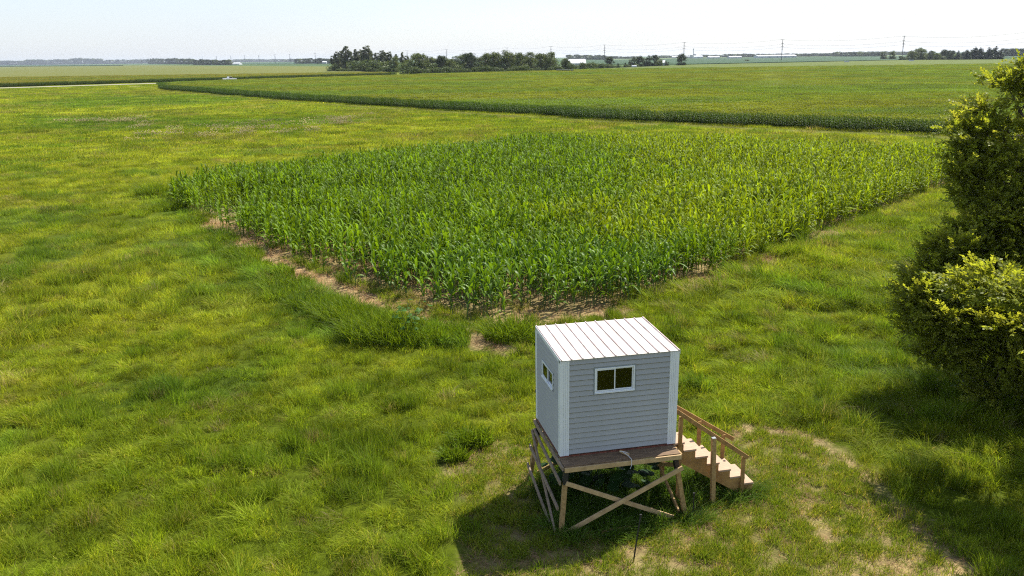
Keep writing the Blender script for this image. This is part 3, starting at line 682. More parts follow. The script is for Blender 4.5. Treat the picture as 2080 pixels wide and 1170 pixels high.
def lay(x, y, rmin, rmax, kinds, zscale=1.0, xyscale=1.0, mode='meadow'):
    k = in_view(x, y); x, y = x[k], y[k]
    z = zones(x, y); d = z['dcam']
    keep = (d >= rmin) & (d < rmax) & (signed(FIELD1, x, y) < 0.5) & (np.abs((x - ROAD_A[0]) * ROAD_N[0] + (y - ROAD_A[1]) * ROAD_N[1]) > 6) & ((x - ROAD_A[0]) * ROAD_N[0] + (y - ROAD_A[1]) * ROAD_N[1] < 12)
    rd = RNG.random(x.shape)
    if mode == 'meadow':
        keep &= (rd > z['bare'] * 0.97) & (rd > z['track'] * 0.93) & (z['plot'] < 0.6) & (z['mown'] < 0.5) & (z['head'] < 0.5)
        keep &= ~((np.abs(x - 2.0) < 1.9) & (np.abs(y - 16.8) < 1.7) & (rd < 0.6))
    x, y = x[keep], y[keep]; z = {k_: v_[keep] for k_, v_ in z.items()}; n = len(x); d = z['dcam']
    hn = fbm(x, y, 0.85, 2, 60); hl = fbm(x, y, 4.5, 2, 61); sw = fbm(x, y, 5.0, 2, 62)
    tuss = smooth(0.52, 0.78, hn)
    right = smooth(3, 8, x) * smooth(48, 36, y) * smooth(14, 20, y) * (z['mown'] < 0.5)
    ht = (0.10 + 1.15 * hn + 0.30 * hl) * (1 + 0.25 * z['ridge'] + 0.2 * right)
    ht *= 1 + 0.35 * tuss
    ht = np.maximum(ht, 0.45) * (1 - 0.72 * smooth(24, 8, -((x - ROAD_A[0]) * ROAD_N[0] + (y - ROAD_A[1]) * ROAD_N[1]))) * (1 + 0.5 * z['tus'])
    c = z['c'] * (0.62 + 0.85 * RNG.random(n) ** 1.3)[:, None]
    c = mixc(c, YEL * 1.25, 0.55 * smooth(0.52, 0.72, fbm(x, y, 0.9, 2, 123)) * (RNG.random(n) < 0.7))
    c = mixc(c, LUSH * 1.15, 0.6 * smooth(0.58, 0.74, hn) * right)
    c = mixc(c, LUSH * 1.1, 0.45 * smooth(0.60, 0.74, hn) * (1 - right))
    c = mixc(c, STRAW * 0.75, (RNG.random(n) < 0.03 + 0.10 * (hl > .6)) * 0.55)
    c = c * (0.62 + 0.76 * fbm(x, y, 1.0, 3, 90))[:, None]
    kk = np.asarray(kinds)[RNG.integers(0, len(kinds), n)]
    lng = (RNG.random(n) < 0.03 + 0.30 * right + 0.2 * z['ridge']) & (d < 45)
    if mode == 'meadow' and rmax <= 45: kk = np.where(lng, RNG.integers(5, 8, n), kk)
    az = (sw - 0.5) * 5.5 + RNG.normal(0, 1.1, n) + 2.6
    gz_ = (fbm(x, y, 6, 2, 70) - 0.5) * 0.10 * smooth(300, 100, d) * smooth(0, 3, np.hypot(x - 2, y - 16.5) - 2)
    s = RNG.uniform(0.8, 1.2, n) * xyscale
    P_.append(np.stack([x, y, gz_ - 0.01], 1)); R__.append(np.stack([0 * x, 0 * x, az], 1))
    S_.append(np.stack([s, s, s * ht * zscale / xyscale], 1)); I_.append(kk); T_.append(c)
x, y = sample(-36, 40, 11, 45, 14); lay(x, y, 0, 32, [0, 0, 1, 2, 3, 4], xyscale=0.85, zscale=0.85)
x, y = sample(-36, 40, 11, 45, 6.5); lay(x, y, 32, 45, [0, 1, 2, 3, 4], xyscale=1.35, zscale=1.15)
x, y = sample(-75, 80, 36, 92, 2.3); lay(x, y, 45, 90, [8, 8, 9, 10], zscale=1.05)
x, y = sample(-135, 95, 45, 170, 0.85); lay(x, y, 90, 165, [11, 11, 12], zscale=1.0)
x, y = sample(-300, 20, 110, 440, 0.28); lay(x, y, 165, 450, [11, 12], xyscale=1.7, zscale=1.0)
# flower heads and seed heads over the meadow: pale
# mown ground: short sparse tufts with straw
x, y = sample(-3, 16, 11, 22, 44); k = in_view(x, y); x, y = x[k], y[k]; z = zones(x, y)
clump_ = fbm(x, y, 0.38, 3, 80)
keep = (z['mown'] > 0.4) & (RNG.random(len(x)) < 0.50 + 0.6 * smooth(0.46, 0.58, clump_)) & (RNG.random(len(x)) > z['track'] * 0.8)
x, y, cl = x[keep], y[keep], clump_[keep]; n = len(x); s = RNG.uniform(0.7, 1.25, n)
c = mixc(np.broadcast_to(np.array([0.14, 0.215, 0.014]), (n, 3)), np.array([0.27, 0.29, 0.03]), RNG.random(n) * 0.9)
P_.append(np.stack([x, y, 0 * x], 1)); R__.append(np.stack([0 * x, 0 * x, RNG.uniform(0, 6.28, n)], 1)); S_.append(np.stack([s, s, s * (0.6 + cl)], 1)); I_.append(RNG.integers(13, 15, n)); T_.append(c)
# rank grass left uncut round the stand's legs
x, y = sample(-1, 7, 13, 20, 34); ux = (x - BX) * math.cos(YAW) + (y - BY) * math.sin(YAW); uy = -(x - BX) * math.sin(YAW) + (y - BY) * math.cos(YAW)
dd = np.maximum(np.maximum(-0.1 - ux, ux - 2.9), np.maximum(-1.0 - uy + 0.12 * ux, uy - 2.2)) + (fbm(x, y, 0.5, 2, 31) - 0.5) * 0.7
keep = (dd < 0) | ((np.abs(uy - 0.4) < 0.6) & (ux > 2.8) & (ux < 4.5)); x, y = x[keep], y[keep]; n = len(x); s = RNG.uniform(0.7, 1.1, n)
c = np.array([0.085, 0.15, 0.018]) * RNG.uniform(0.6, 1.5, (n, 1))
P_.append(np.stack([x, y, 0 * x], 1)); R__.append(np.stack([0 * x, 0 * x, RNG.uniform(0, 6.28, n)], 1)); S_.append(np.stack([s, s, s * (0.5 + 0.8 * fbm(x, y, 0.6, 2, 32))], 1)); I_.append(RNG.integers(0, 8, n)); T_.append(c)
# straw litter over mown ground, bare strips, plot floor
x, y = sample(-32, 40, 11, 66, 7); k = in_view(x, y); x, y = x[k], y[k]; z = zones(x, y)
wl_ = np.maximum.reduce([z['bare'] * 1.0, z['mown'] * 0.75 * smooth(16, 10, x), z['track'], z['inplot'] * 0.4 * smooth(60, 40, y)])
keep = RNG.random(len(x)) < wl_ * np.clip(30 / z['dcam'], 0.3, 1); x, y = x[keep], y[keep]; d = z['dcam'][keep]; n = len(x); s = RNG.uniform(0.8, 1.4, n) * np.clip(d / 28, 0.8, 1.7)
c = np.array([0.25, 0.235, 0.055]) * RNG.uniform(0.6, 1.1, (n, 1)) * np.array([1, 0.92, 0.95])
P_.append(np.stack([x, y, 0 * x], 1)); R__.append(np.stack([0 * x, 0 * x, RNG.uniform(0, 6.28, n)], 1)); S_.append(np.stack([s, s, s], 1)); I_.append(RNG.integers(15, 17, n)); T_.append(c)
# weeds among the corn and sparse grass on the strips
x, y = sample(-32, 40, 26, 66, 3.0); k = in_view(x, y); x, y = x[k], y[k]; z = zones(x, y); wn = fbm(x, y, 1.8, 2, 99)
keep = (z['inplot'] > 0.5) & (wn > 0.50) & (z['plot'] < 14) & (RNG.random(len(x)) < 0.75) & (RNG.random(len(x)) > z['bare'])
x, y = x[keep], y[keep]; n = len(x); s = RNG.uniform(0.8, 1.3, n)
c = mixc(np.broadcast_to(np.array([0.16, 0.22, 0.025]), (n, 3)), np.array([0.32, 0.27, 0.09]), RNG.random(n) ** 2)
P_.append(np.stack([x, y, 0 * x], 1)); R__.append(np.stack([0 * x, 0 * x, RNG.uniform(0, 6.28, n)], 1)); S_.append(np.stack([s, s, s * 0.8], 1)); I_.append(RNG.integers(0, 5, n)); T_.append(c)
# mown headland beside the big field
x, y = sample(-130, 110, 60, 300, 0.55); z = zones(x, y)
keep = (z['head'] > 0.3) & in_view(x, y); x, y = x[keep], y[keep]; n = len(x); s = RNG.uniform(0.9, 1.3, n)
c = np.broadcast_to(np.array([0.17, 0.185, 0.045]), (n, 3)) * RNG.uniform(0.8, 1.15, (n, 1))
P_.append(np.stack([x, y, 0 * x], 1)); R__.append(np.stack([0 * x, 0 * x, RNG.uniform(0, 6.28, n)], 1)); S_.append(np.stack([s, s, s * 0.3], 1)); I_.append(RNG.integers(11, 13, n)); T_.append(c)
gr = scatter('grass', GR, np.vstack(P_), np.vstack(R__), np.vstack(S_), np.concatenate(I_), np.vstack(T_)); tag(gr, kind='stuff')
n_grass = sum(len(p) for p in P_)

# dried flower heads in two drifts
def flower_proto(n=26, R_=1.1):
    V, T, v = [], [], []
    for i in range(n):
        a = RNG.random() * 6.28; r = R_ * math.sqrt(RNG.random()); h = RNG.uniform(0.45, 0.75); s = RNG.uniform(0.045, 0.09)
        bx, by = r * math.cos(a), r * math.sin(a); b0 = len(V)
        V += [(bx - 0.008, by, 0), (bx + 0.008, by, 0), (bx, by, h)]; T += [(b0, b0 + 1, b0 + 2)]; v += [.25] * 3
        b0 = len(V); V += [(bx - s, by, h), (bx + s, by, h + .01), (bx, by - s, h), (bx, by + s, h), (bx, by, h + s), (bx, by, h - s * .7)]
        T += [(b0, b0 + 2, b0 + 4), (b0 + 2, b0 + 1, b0 + 4), (b0 + 1, b0 + 3, b0 + 4), (b0 + 3, b0, b0 + 4), (b0 + 2, b0, b0 + 5), (b0 + 1, b0 + 2, b0 + 5), (b0 + 3, b0 + 1, b0 + 5), (b0, b0 + 3, b0 + 5)]; v += [1] * 6
    return tris_mesh('flower_heads', V, T, M['grass'], v=np.array(v))
FLP = protos('flower_proto', [flower_proto(), flower_proto(18, 1.3)])
x, y = sample(-80, 5, 80, 170, 0.8); z = zones(x, y); fl = np.zeros(x.shape)
for P in FLOWERS: fl = np.maximum(fl, smooth(-2, 4, signed(P, x, y) + (fbm(x, y, 5, 3, 12) - .5) * 14))
keep = RNG.random(len(x)) < fl * 0.45 * smooth(0.35, 0.6, fbm(x, y, 2.5, 2, 13)); x, y = x[keep], y[keep]; n = len(x)
tag(scatter('wildflowers', FLP, np.stack([x, y, 0 * x], 1), np.stack([0 * x, 0 * x, RNG.uniform(0, 6, n)], 1), np.ones((n, 3)) * RNG.uniform(.7, 1.1, (n, 1)), RNG.integers(0, 2, n),
            np.array([[0.55, 0.49, 0.31]]) * RNG.uniform(.6, 1.15, (n, 1))), kind='stuff')

# ------------------------------------------------------------------ corn
leafprof = lambda t: np.where(t < 0.12, 0.55 + 3.5 * t, np.clip(1.05 - 0.9 * ((t - 0.12) / 0.88) ** 1.7, 0.03, 1))
def corn_geom(h, nl, rng, tassel=False, seg=5, full=True):
    """stalk pieces and leaves as separate (V, T) lists"""
    lv = []; az0 = rng.uniform(0, PI)
    for i in range(nl):
        t = (i + 1) / (nl + 0.4); z = h * (0.12 + 0.78 * t)
        az = az0 + PI * i + rng.normal(0, 0.45)
        ln = rng.uniform(0.55, 0.85) * (0.75 + 0.5 * math.sin(PI * min(t, 0.9))) ; ri = math.radians(rng.uniform(56, 71) + 12 * t)
        dr = rng.uniform(0.6, 1.15) * (1.2 - 0.6 * t)
        lv.append((z, strap((0, 0, z), az, ln, rng.uniform(0.09, 0.125), ri, dr, seg=seg, tw=rng.normal(0, 0.5), wprof=leafprof)))
    return lv
def corn_joined(h, nl, rng, tassel, seg=4, mat='corn_inst', offs=((0, 0),), low=0.0):
    parts = []
    for ox, oy in offs:
        hh = h * rng.uniform(0.9, 1.08)
        for z, (V, T) in corn_geom(hh, nl, rng, seg=seg):
            if z < low: continue
            b_ = rng.uniform(0.75, 1.3); V = V + np.array([ox, oy, 0]); parts.append((V, T, np.full(len(V), b_)))
        st = MB().tube([(ox, oy, low * .8), (ox, oy, hh * 0.95)], [0.016, 0.008], 3)
        T = [f for f in st.f if len(f) == 4]; T = [q[:3] for q in T] + [(q[0], q[2], q[3]) for q in T]
        parts.append((np.array(st.v), np.array(T), np.full(len(st.v), 1.25)))
        if tassel:
            V, T, v = blades(9, 0.02, 0.22, 0.34, 0.035, 0.35, seg=2, rng=rng, vvar=0.1)
            V = V + np.array([ox, oy, hh * 0.93]); v = v * np.array([1.45, 1.35, 2.0]); parts.append((V, T, v))
    V, T, v = join(parts); return tris_mesh('corn', V, T, M[mat], v=v)
r2 = np.random.default_rng(5)
CP = protos('corn_proto', [corn_joined(1.72, 10, r2, False, seg=5) for _ in range(6)] + [corn_joined(1.3, 8, r2, False, seg=5) for _ in range(3)])
# rows of the plot run parallel to its near left edge
ea = np.array(ground(420, 452)[:2]); eb = np.array(ground(960, 655)[:2]); rd_ = (eb - ea) / np.linalg.norm(eb - ea); rn_ = np.array([-rd_[1], rd_[0]])
if rn_[0] < 0: rn_ = -rn_
org = eb
ii, jj = np.meshgrid(np.arange(-8, 110), np.arange(-160, 700))
s_ = jj.ravel() * 0.19 + RNG.uniform(-.06, .06, ii.size); q_ = ii.ravel() * 0.76 + RNG.normal(0, 0.035, ii.size)
cx = org[0] - rd_[0] * s_ * 1 + rn_[0] * q_ + 0; cy = org[1] - rd_[1] * s_ + rn_[1] * q_
cx = np.concatenate([cx]); cy = np.concatenate([cy])
z = zones(cx, cy); rr = RNG.random(len(cx)); gapn = fbm(cx, cy, 2.4, 2, 55)
edge_ = smooth(9, 2.0, dist_line(STRIP_L, cx, cy)) * smooth(9, 2, z['plot'])
# gaps: thin near the left edge, a missing row streak
keep = (z['plot'] > 0.15) & (rr > 0.08 + 0.62 * edge_ * smooth(0.35, 0.55, gapn)) & (rr > z['bare'] * 0.95)
cx, cy = cx[keep], cy[keep]; z = {k_: v_[keep] for k_, v_ in z.items()}; dist = np.hypot(cx, cy)
hsz = (0.88 + 0.36 * fbm(cx, cy, 5, 2, 56)) * (1 - 0.16 * smooth(5, 0.5, z['plot']) * RNG.random(len(cx))) * RNG.uniform(0.88, 1.1, len(cx))
yl = smooth(0.38, 0.60, 0.42 * fbm(cx, cy, 12, 3, 57) + 0.33 * smooth(-8, 20, cx) + 0.22 * fbm(cx, cy, 2, 2, 58))
order = np.argsort(dist); near_i, rest = order[:300], order[300:]
ct = mixc(np.broadcast_to(np.array([0.122, 0.205, 0.008]), (len(cx), 3)), np.array([0.21, 0.275, 0.010]), yl * 0.85) * RNG.uniform(0.6, 1.4, (len(cx), 1))
xx = cx[rest]; n = len(rest)
tl = RNG.normal(0, 0.07, (n, 2))
tag(scatter('corn_stand', CP, np.stack([cx[rest], cy[rest], 0 * xx], 1), np.stack([tl[:, 0], tl[:, 1], RNG.uniform(0, 6.28, n)], 1), np.ones((n, 3)) * hsz[rest][:, None], RNG.integers(0, 9, n), ct[rest]), kind='stuff')
# the nearest three hundred plants one by one
cvars = []
for k in range(5):
    lv = corn_geom((1.72, 1.65, 1.5, 1.75, 1.6)[k], (9, 8, 8, 9, 7)[k], r2, seg=5); hh = (1.72, 1.65, 1.5, 1.75, 1.6)[k]
    st = MB().tube([(0, 0, 0), (0.004, 0, hh * 0.5), (0, 0, hh * 0.95)], [0.017, 0.014, 0.007], 5).mesh('stalk', M['stalk'])
    lm_ = [tris_mesh('leaf', V, T, M['corn_obj'], v=np.full(len(V), r2.uniform(0.75, 1.3))) for z0, (V, T) in lv]
    cvars.append((st, lm_))
for i in near_i:
    st, lm_ = cvars[int(RNG.integers(0, 5))]
    e = empty('corn_plant', (cx[i], cy[i], 0), RNG.uniform(0, 6.28), float(hsz[i])); e.rotation_euler = (RNG.normal(0, .06), RNG.normal(0, .06), e.rotation_euler[2])
    tag(e, 'young green corn plant standing in the near corner of the corn plot behind the cabin', 'corn plant', 'corn plants at the near corner of the plot')
    link('stalk', st, e)
    for me in lm_: link('leaf', me, e)

# mature maize fields: patches of rows
def patch(w_, dp, sp_row, sp_pl, h, nl, low, rng, tassel=True, seg=3):
    offs = [(a + rng.normal(0, .04), b_ + rng.normal(0, .03)) for b_ in np.arange(sp_row / 2, dp, sp_row) for a in np.arange(sp_pl / 2, w_, sp_pl)]
    return corn_joined(h, nl, rng, tassel, seg=seg, offs=offs, low=low)
FP = protos('field_proto', [patch(3.0, 1.52, 0.76, 0.21, 2.25, 8, 0.0, r2) for _ in range(3)] + [patch(3.0, 3.04, 0.76, 0.25, 2.25, 8, 1.15, r2) for _ in range(3)] + [patch(6.0, 6.08, 0.76, 0.42, 2.3, 8, 1.35, r2, seg=2) for _ in range(2)] + [patch(3.0, 1.52, 0.76, 0.23, 2.25, 8, 1.1, r2) for _ in range(3)])
def field(name, P, A, B, view_max, label=None, tint=(0.166, 0.200, 0.016), green=(0.050, 0.105, 0.012), body=True, depth_full=3.1, zoff=0):
    """rows parallel to A-B; full plants along the front, plant tops behind, a solid stand under them"""
    A = np.array(A); B = np.array(B); L_ = np.linalg.norm(B - A); d = (B - A) / L_; nrm = np.array([-d[1], d[0]])
    if nrm[1] < 0: nrm = -nrm
    ang = math.atan2(d[1], d[0]); pos, rot, idx, tn, sc3 = [], [], [], [], []
    def put(u0, u1, v0, v1, su, sv, kinds, scale=1.0):
        uu, vv = np.meshgrid(np.arange(u0, u1, su), np.arange(v0, v1, sv)); uu, vv = uu.ravel(), vv.ravel()
        x = A[0] + d[0] * uu + nrm[0] * vv; y = A[1] + d[1] * uu + nrm[1] * vv
        cxm = x + d[0] * su / 2 + nrm[0] * sv / 2; cym = y + d[1] * su / 2 + nrm[1] * sv / 2
        k = (signed(P, cxm, cym) > -0.4 * min(su, sv)) & (np.abs(cxm) < 0.72 * cym + 12) & (cym < view_max)
        return x[k], y[k], vv[k]
    for (v0, v1, su, sv, kinds) in ((-24, 26.5, 3.0, 1.52, (0, 1, 2)), (-24, 26.5, 3.0, 1.52, (8, 9, 10)), (26.7, 87, 3.0, 3.04, (3, 4, 5)), (87.2, 620, 6.0, 6.08, (6, 7))):
        x, y, vv = put(-400, L_ + 500, v0, v1, su, sv, kinds)
        sd_ = signed(P, x + d[0] * su / 2 + nrm[0] * sv / 2, y + d[1] * su / 2 + nrm[1] * sv / 2)
        kk = np.ones(len(x), bool)
        if v0 < 0: kk = (sd_ < 3.4) if kinds[0] == 0 else (sd_ >= 3.4)
        x, y, sd_ = x[kk], y[kk], sd_[kk]; n = len(x)
        if not n: continue
        tn_ = fbm(x * 0.35, y, 22, 3, 71); front = smooth(3.0, 0.5, sd_)
        rown = fbm(x * 0.06, y, 1.6, 2, 77)
        c = mixc(np.broadcast_to(np.array(tint), (n, 3)), np.array(green) * 1.9, smooth(0.45, 0.65, tn_) * 0.5) * RNG.uniform(0.85, 1.15, (n, 1)) * (0.6 + 0.8 * rown)[:, None]
        c = mixc(c, np.array(green) * 0.85, front * 0.9) * RNG.uniform(0.9, 1.1, (n, 1))
        pos.append(np.stack([x, y, np.full(n, zoff)], 1)); rot.append(np.stack([0 * x, 0 * x, np.full(n, ang)], 1))
        idx.append(np.array(kinds)[RNG.integers(0, len(kinds), n)]); tn.append(c); sc3.append(np.stack([np.ones(n), np.ones(n), RNG.uniform(0.90, 1.07, n) * 0.72], 1))
    o = tag(scatter(name, FP, np.vstack(pos), np.vstack(rot), np.vstack(sc3), np.concatenate(idx), np.vstack(tn)), kind='stuff')
    return o, sum(len(p) for p in pos)
def slab_field(name, P, z0, z1, m, inset=0.0, rows=False):
    """closed body of a crop: top and sides"""
    c = P.mean(0); n = len(P)
    v = [(*p, z0) for p in P] + [(*p, z1) for p in P]
    return tag(MB().add(v, [tuple(range(n, 2 * n))] + [(i, (i + 1) % n, (i + 1) % n + n, i + n) for i in range(n)]).build(name, m), kind='stuff')
def canopy_mat(name, a, b_, sc_=1.0):
    m, t, o = nmat(name)
    n1 = noise_tex(t, 1.3 * sc_, 10, 0.75, 'Object', (0.6, 1, 1)); n2 = noise_tex(t, 0.02, 5, 0.6, 'Object', (0.4, 1.6, 1))
    r1 = ramp(t, n1.outputs[0], [(0.35, tuple(np.array(a) * 0.7)), (0.65, tuple(np.array(a) * 1.25))]); r2_ = ramp(t, n1.outputs[0], [(0.35, tuple(np.array(b_) * 0.7)), (0.65, tuple(np.array(b_) * 1.25))])
    fr = ramp(t, n2.outputs[0], [(0.4, (0, 0, 0)), (0.6, (1, 1, 1))])
    mx = N(t, 'ShaderNodeMix', data_type='RGBA'); L(t, fr.outputs[0], mx.inputs['Factor']); L(t, r1.outputs[0], mx.inputs['A']); L(t, r2_.outputs[0], mx.inputs['B'])
    b = N(t, 'ShaderNodeBsdfPrincipled'); b.inputs['Roughness'].default_value = 0.9; b.inputs['Specular IOR Level'].default_value = 0.1
    bp = N(t, 'ShaderNodeBump'); bp.inputs['Strength'].default_value = 0.8; bp.inputs['Distance'].default_value = 0.35
    L(t, n1.outputs[0], bp.inputs['Height']); L(t, bp.outputs[0], b.inputs['Normal'])
    L(t, mx.outputs['Result'], b.inputs['Base Color']); L(t, b.outputs[0], o.inputs[0]); return m
M['maize'] = canopy_mat('maize_canopy', (0.105, 0.125, 0.018), (0.080, 0.110, 0.016))
M['maize_far'] = canopy_mat('maize_canopy_tan', (0.135, 0.135, 0.030), (0.110, 0.125, 0.026), 0.5)
def inset_poly(P, k):
    out = []; n = len(P); area = sum(P[i][0] * P[(i + 1) % n][1] - P[(i + 1) % n][0] * P[i][1] for i in range(n)); s = 1 if area > 0 else -1
    for i in range(n):
        a, b_, c = P[i - 1], P[i], P[(i + 1) % n]
        n1 = np.array([-(b_ - a)[1], (b_ - a)[0]]) / np.linalg.norm(b_ - a) * s; n2 = np.array([-(c - b_)[1], (c - b_)[0]]) / np.linalg.norm(c - b_) * s
        m_ = n1 + n2; m_ /= max(np.dot(m_, m_) / 2, 0.3) ; out.append(b_ + m_ * k)
    return np.array(out)
# big field: front edge is EDGE
e0, e1 = EDGE[1], EDGE[5]
field('maize_field', FIELD1, e0, e1, 560)
slab_field('maize_stand', inset_poly(FIELD1, 2.6), 0, 1.22, M['maize'])
# field beyond the road
rdir = (ROAD_B - ROAD_A) / np.linalg.norm(ROAD_B - ROAD_A); rnn = np.array([-rdir[1], rdir[0]])
F2A = ROAD_A + rnn * 9; F2B = np.array(ground(820, 153)[:2]) + rnn * 9
FIELD2 = np.array([F2A, F2B, ground(700, 146)[:2], ground(700, 137)[:2], ground(300, 133.5)[:2], ground(-900, 141)[:2]])
field('maize_field_across_the_road', FIELD2, F2A + rdir * 100, F2B, 560, tint=(0.20, 0.20, 0.032))
slab_field('maize_stand_across_the_road', inset_poly(FIELD2, 2.6), 0, 1.25, M['maize_far'])
# darker and paler crops far off
for nm, pts, h, mt in (('soybean_field', [(1140, 131.0), (1400, 131), (1835, 122), (1835, 114.5), (1500, 117.5), (1240, 122), (1140, 124)], 0.7, 'soy'),
                   ('soybean_field_left', [(-300, 138), (60, 135.8), (250, 134.6), (60, 132.0), (-300, 134)], 2.6, 'soy'),
                   ('pale_crop_field', [(470, 130.5), (660, 130.5), (1150, 124.5), (1150, 122), (640, 126), (470, 128)], 0.6, 'soy'),
                   ('pale_crop_field_right', [(1230, 122), (1500, 116.8), (1835, 113.8), (1835, 112.3), (1500, 115.5), (1230, 120)], 0.5, 'soy_pale'),
                   ('soybean_field_right', [(1830, 122), (2100, 117), (2300, 114), (2300, 110), (1950, 112.5), (1830, 114)], 0.6, 'soy')):
    slab_field(nm, poly(pts), 0.02, h, M[mt])

# ------------------------------------------------------------------ trees
def crown_mesh(name, blobs, n, size, tint_a, tint_b, rng, top_tint=None, shell=0.45, zsq=1.0):
    """leaf-clump faces spread through the crown's volume; blobs = (x, y, z, r)"""
    B = np.array(blobs); wgt = B[:, 3] ** 2; k = rng.choice(len(B), n, p=wgt / wgt.sum())
    d = rng.normal(0, 1, (n, 3)); d /= np.linalg.norm(d, axis=1)[:, None]
    r = rng.random(n) ** shell * (1 + 0.16 * rng.normal(0, 1, n).clip(-1.5, 1.5))
    c = B[k, :3] + d * (B[k, 3] * r)[:, None] * np.array([1, 1, zsq]); c[:, 2] = np.maximum(c[:, 2], 0.3)
    nrm = d * 0.8 + rng.normal(0, 0.6, (n, 3)); nrm /= np.linalg.norm(nrm, axis=1)[:, None]
    a = np.cross(nrm, rng.normal(0, 1, (n, 3))); a /= np.linalg.norm(a, axis=1)[:, None]; b_ = np.cross(nrm, a)
    s = size * rng.uniform(0.6, 1.3, n)[:, None]
    q = [c - a * s, c - b_ * s * 0.55 + nrm * s * 0.12, c + a * s, c + b_ * s * 0.55 + nrm * s * 0.12]
    V = np.stack(q, 1).reshape(-1, 3); T = np.arange(4 * n).reshape(-1, 4)
    t = rng.random(n)
    clus = fbm(c[:, 0] + c[:, 2] * 1.3, c[:, 1] + c[:, 2] * 0.7, max(size * 3.2, 0.6), 2, 17)
    col = mixc(np.broadcast_to(np.array(tint_a), (n, 3)), np.array(tint_b), np.clip(0.5 * t + smooth(0.4, 0.65, clus) * 0.6, 0, 1))
    return tris_mesh(name, V, T, M['crown'], v=np.ones(4 * n), tint=np.repeat(col, 4, 0))
rt = np.random.default_rng(11)
def tree_meshes(kind):
    """trunk and crown meshes of a far tree, about 10 m tall"""
    bl = []; mb = MB()
    if kind == 'conifer':
        for i in range(9):
            z = 1.2 + i * 0.95; r = (1 - i / 9.6) * 2.0 + 0.25
            for k in range(3 if r > .7 else 1):
                a = rt.uniform(0, 6.28); bl.append((math.cos(a) * r * 0.45, math.sin(a) * r * 0.45, z, r * 0.62))
        mb.tube([(0, 0, 0), (0, 0, 5), (0, 0, 9.4)], [0.22, 0.14, 0.03], 6)
        return mb.mesh('trunk', M['bark']), crown_mesh('crown', bl, 2000, 0.30, (0.014, 0.028, 0.014), (0.032, 0.052, 0.022), rt)
    if kind == 'poplar':
        for i in range(30):
            z = 0.9 + i * 0.325; r = 0.45 + 0.55 * math.sin(PI * (i + 3) / 34); a = rt.uniform(0, 6.28); q_ = rt.uniform(0.2, 1.1); bl.append((math.cos(a) * q_, math.sin(a) * q_, z, r * rt.uniform(0.6, 1)))
        mb.tube([(0, 0, 0), (0.1, 0, 5), (0, 0.1, 10.3)], [0.22, 0.14, 0.03], 6)
        for k in range(7):
            a = rt.uniform(0, 6.28); z = rt.uniform(3, 7); mb.tube([(0, 0, z), (math.cos(a) * 0.7, math.sin(a) * .7, z + 1.6), (math.cos(a) * 1.3, math.sin(a) * 1.3, z + 3.4)], [0.07, 0.05, 0.02], 4)
        return mb.mesh('trunk', M['bark']), crown_mesh('crown', bl, 4200, 0.18, (0.065, 0.085, 0.048), (0.14, 0.155, 0.075), rt)
    if kind == 'shrub':
        for i in range(9):
            a = rt.uniform(0, 6.28); r = rt.uniform(0, 2.4); bl.append((math.cos(a) * r, math.sin(a) * r, rt.uniform(1, 4.2), rt.uniform(1.2, 2.2)))
        mb.tube([(0, 0, 0), (0.1, 0, 2), (0, 0.1, 4)], [0.16, 0.12, 0.03], 5)
        return mb.mesh('trunk', M['bark']), crown_mesh('crown', bl, 1500, 0.28, (0.045, 0.075, 0.022), (0.115, 0.15, 0.034), rt)
    # broadleaf: 'dark' or 'green'
    for i in range(30):
        a = rt.uniform(0, 6.28); z = rt.uniform(1.2, 8.8); rr_ = 3.1 * math.sin(PI * min(max((z - 0.2) / 9.8, 0.16), 0.95)) ** 0.6
        r = rr_ * math.sqrt(rt.random()) * 0.85; bl.append((math.cos(a) * r, math.sin(a) * r, z, rt.uniform(0.7, 1.45)))
    for i in range(8):
        a = rt.uniform(0, 6.28); bl.append((math.cos(a) * 1.7, math.sin(a) * 1.7, rt.uniform(1.0, 2.2), 1.3))
    mb.tube([(0, 0, 0), (0.15, 0, 2.5), (0, 0.1, 7.5)], [0.32, 0.24, 0.06], 7)
    for k in range(6):
        a = rt.uniform(0, 6.28); z = rt.uniform(2, 4.5); mb.tube([(0.1, 0, z), (math.cos(a) * 1.2, math.sin(a) * 1.2, z + 1.5), (math.cos(a) * 2.2, math.sin(a) * 2.2, z + 3.2)], [0.14, 0.09, 0.03], 5)
    ta, tb = ((0.024, 0.040, 0.017), (0.060, 0.085, 0.028)) if kind == 'dark' else ((0.060, 0.090, 0.024), (0.165, 0.195, 0.042))
    return mb.mesh('trunk', M['bark']), crown_mesh('crown', bl, 5200, 0.22, ta, tb, rt)
TM = {k: [tree_meshes(k) for _ in range(nn)] for k, nn in (('conifer', 2), ('poplar', 3), ('dark', 3), ('green', 4), ('shrub', 3))}
TH = dict(conifer=10.4, poplar=10.9, dark=10.2, green=10.2, shrub=6.2)
def tree(kind, px, base_py, top_py, wide, name, label, cat, group, dback=0.0, depth=None):
    label = ' '.join(label.split()[:16])
    """tree at a photo column: base at base_py on the ground, top at top_py"""
    if depth is None: g_ = ground(px, base_py); Yd = g_[1] + dback
    else: Yd = depth
    top = at_depth(px, top_py, Yd); x = top[0]; hgt = max(top[2], 2.0)
    e = tag(empty(name, (x, Yd, 0), rt.uniform(0, 6.28)), label, cat, group)
    k = hgt / TH[kind]; wide *= {'poplar': 1.75, 'conifer': 1.4, 'shrub': 1.6}.get(kind, 1.38); e.scale = (k * wide, k * wide, k)
    tm = TM[kind][int(rt.integers(0, len(TM[kind])))]
    link('trunk', tm[0], e); tag(link('crown', tm[1], e), kind='stuff')
    return e
G1 = 'trees of the long grove beyond the big maize field'
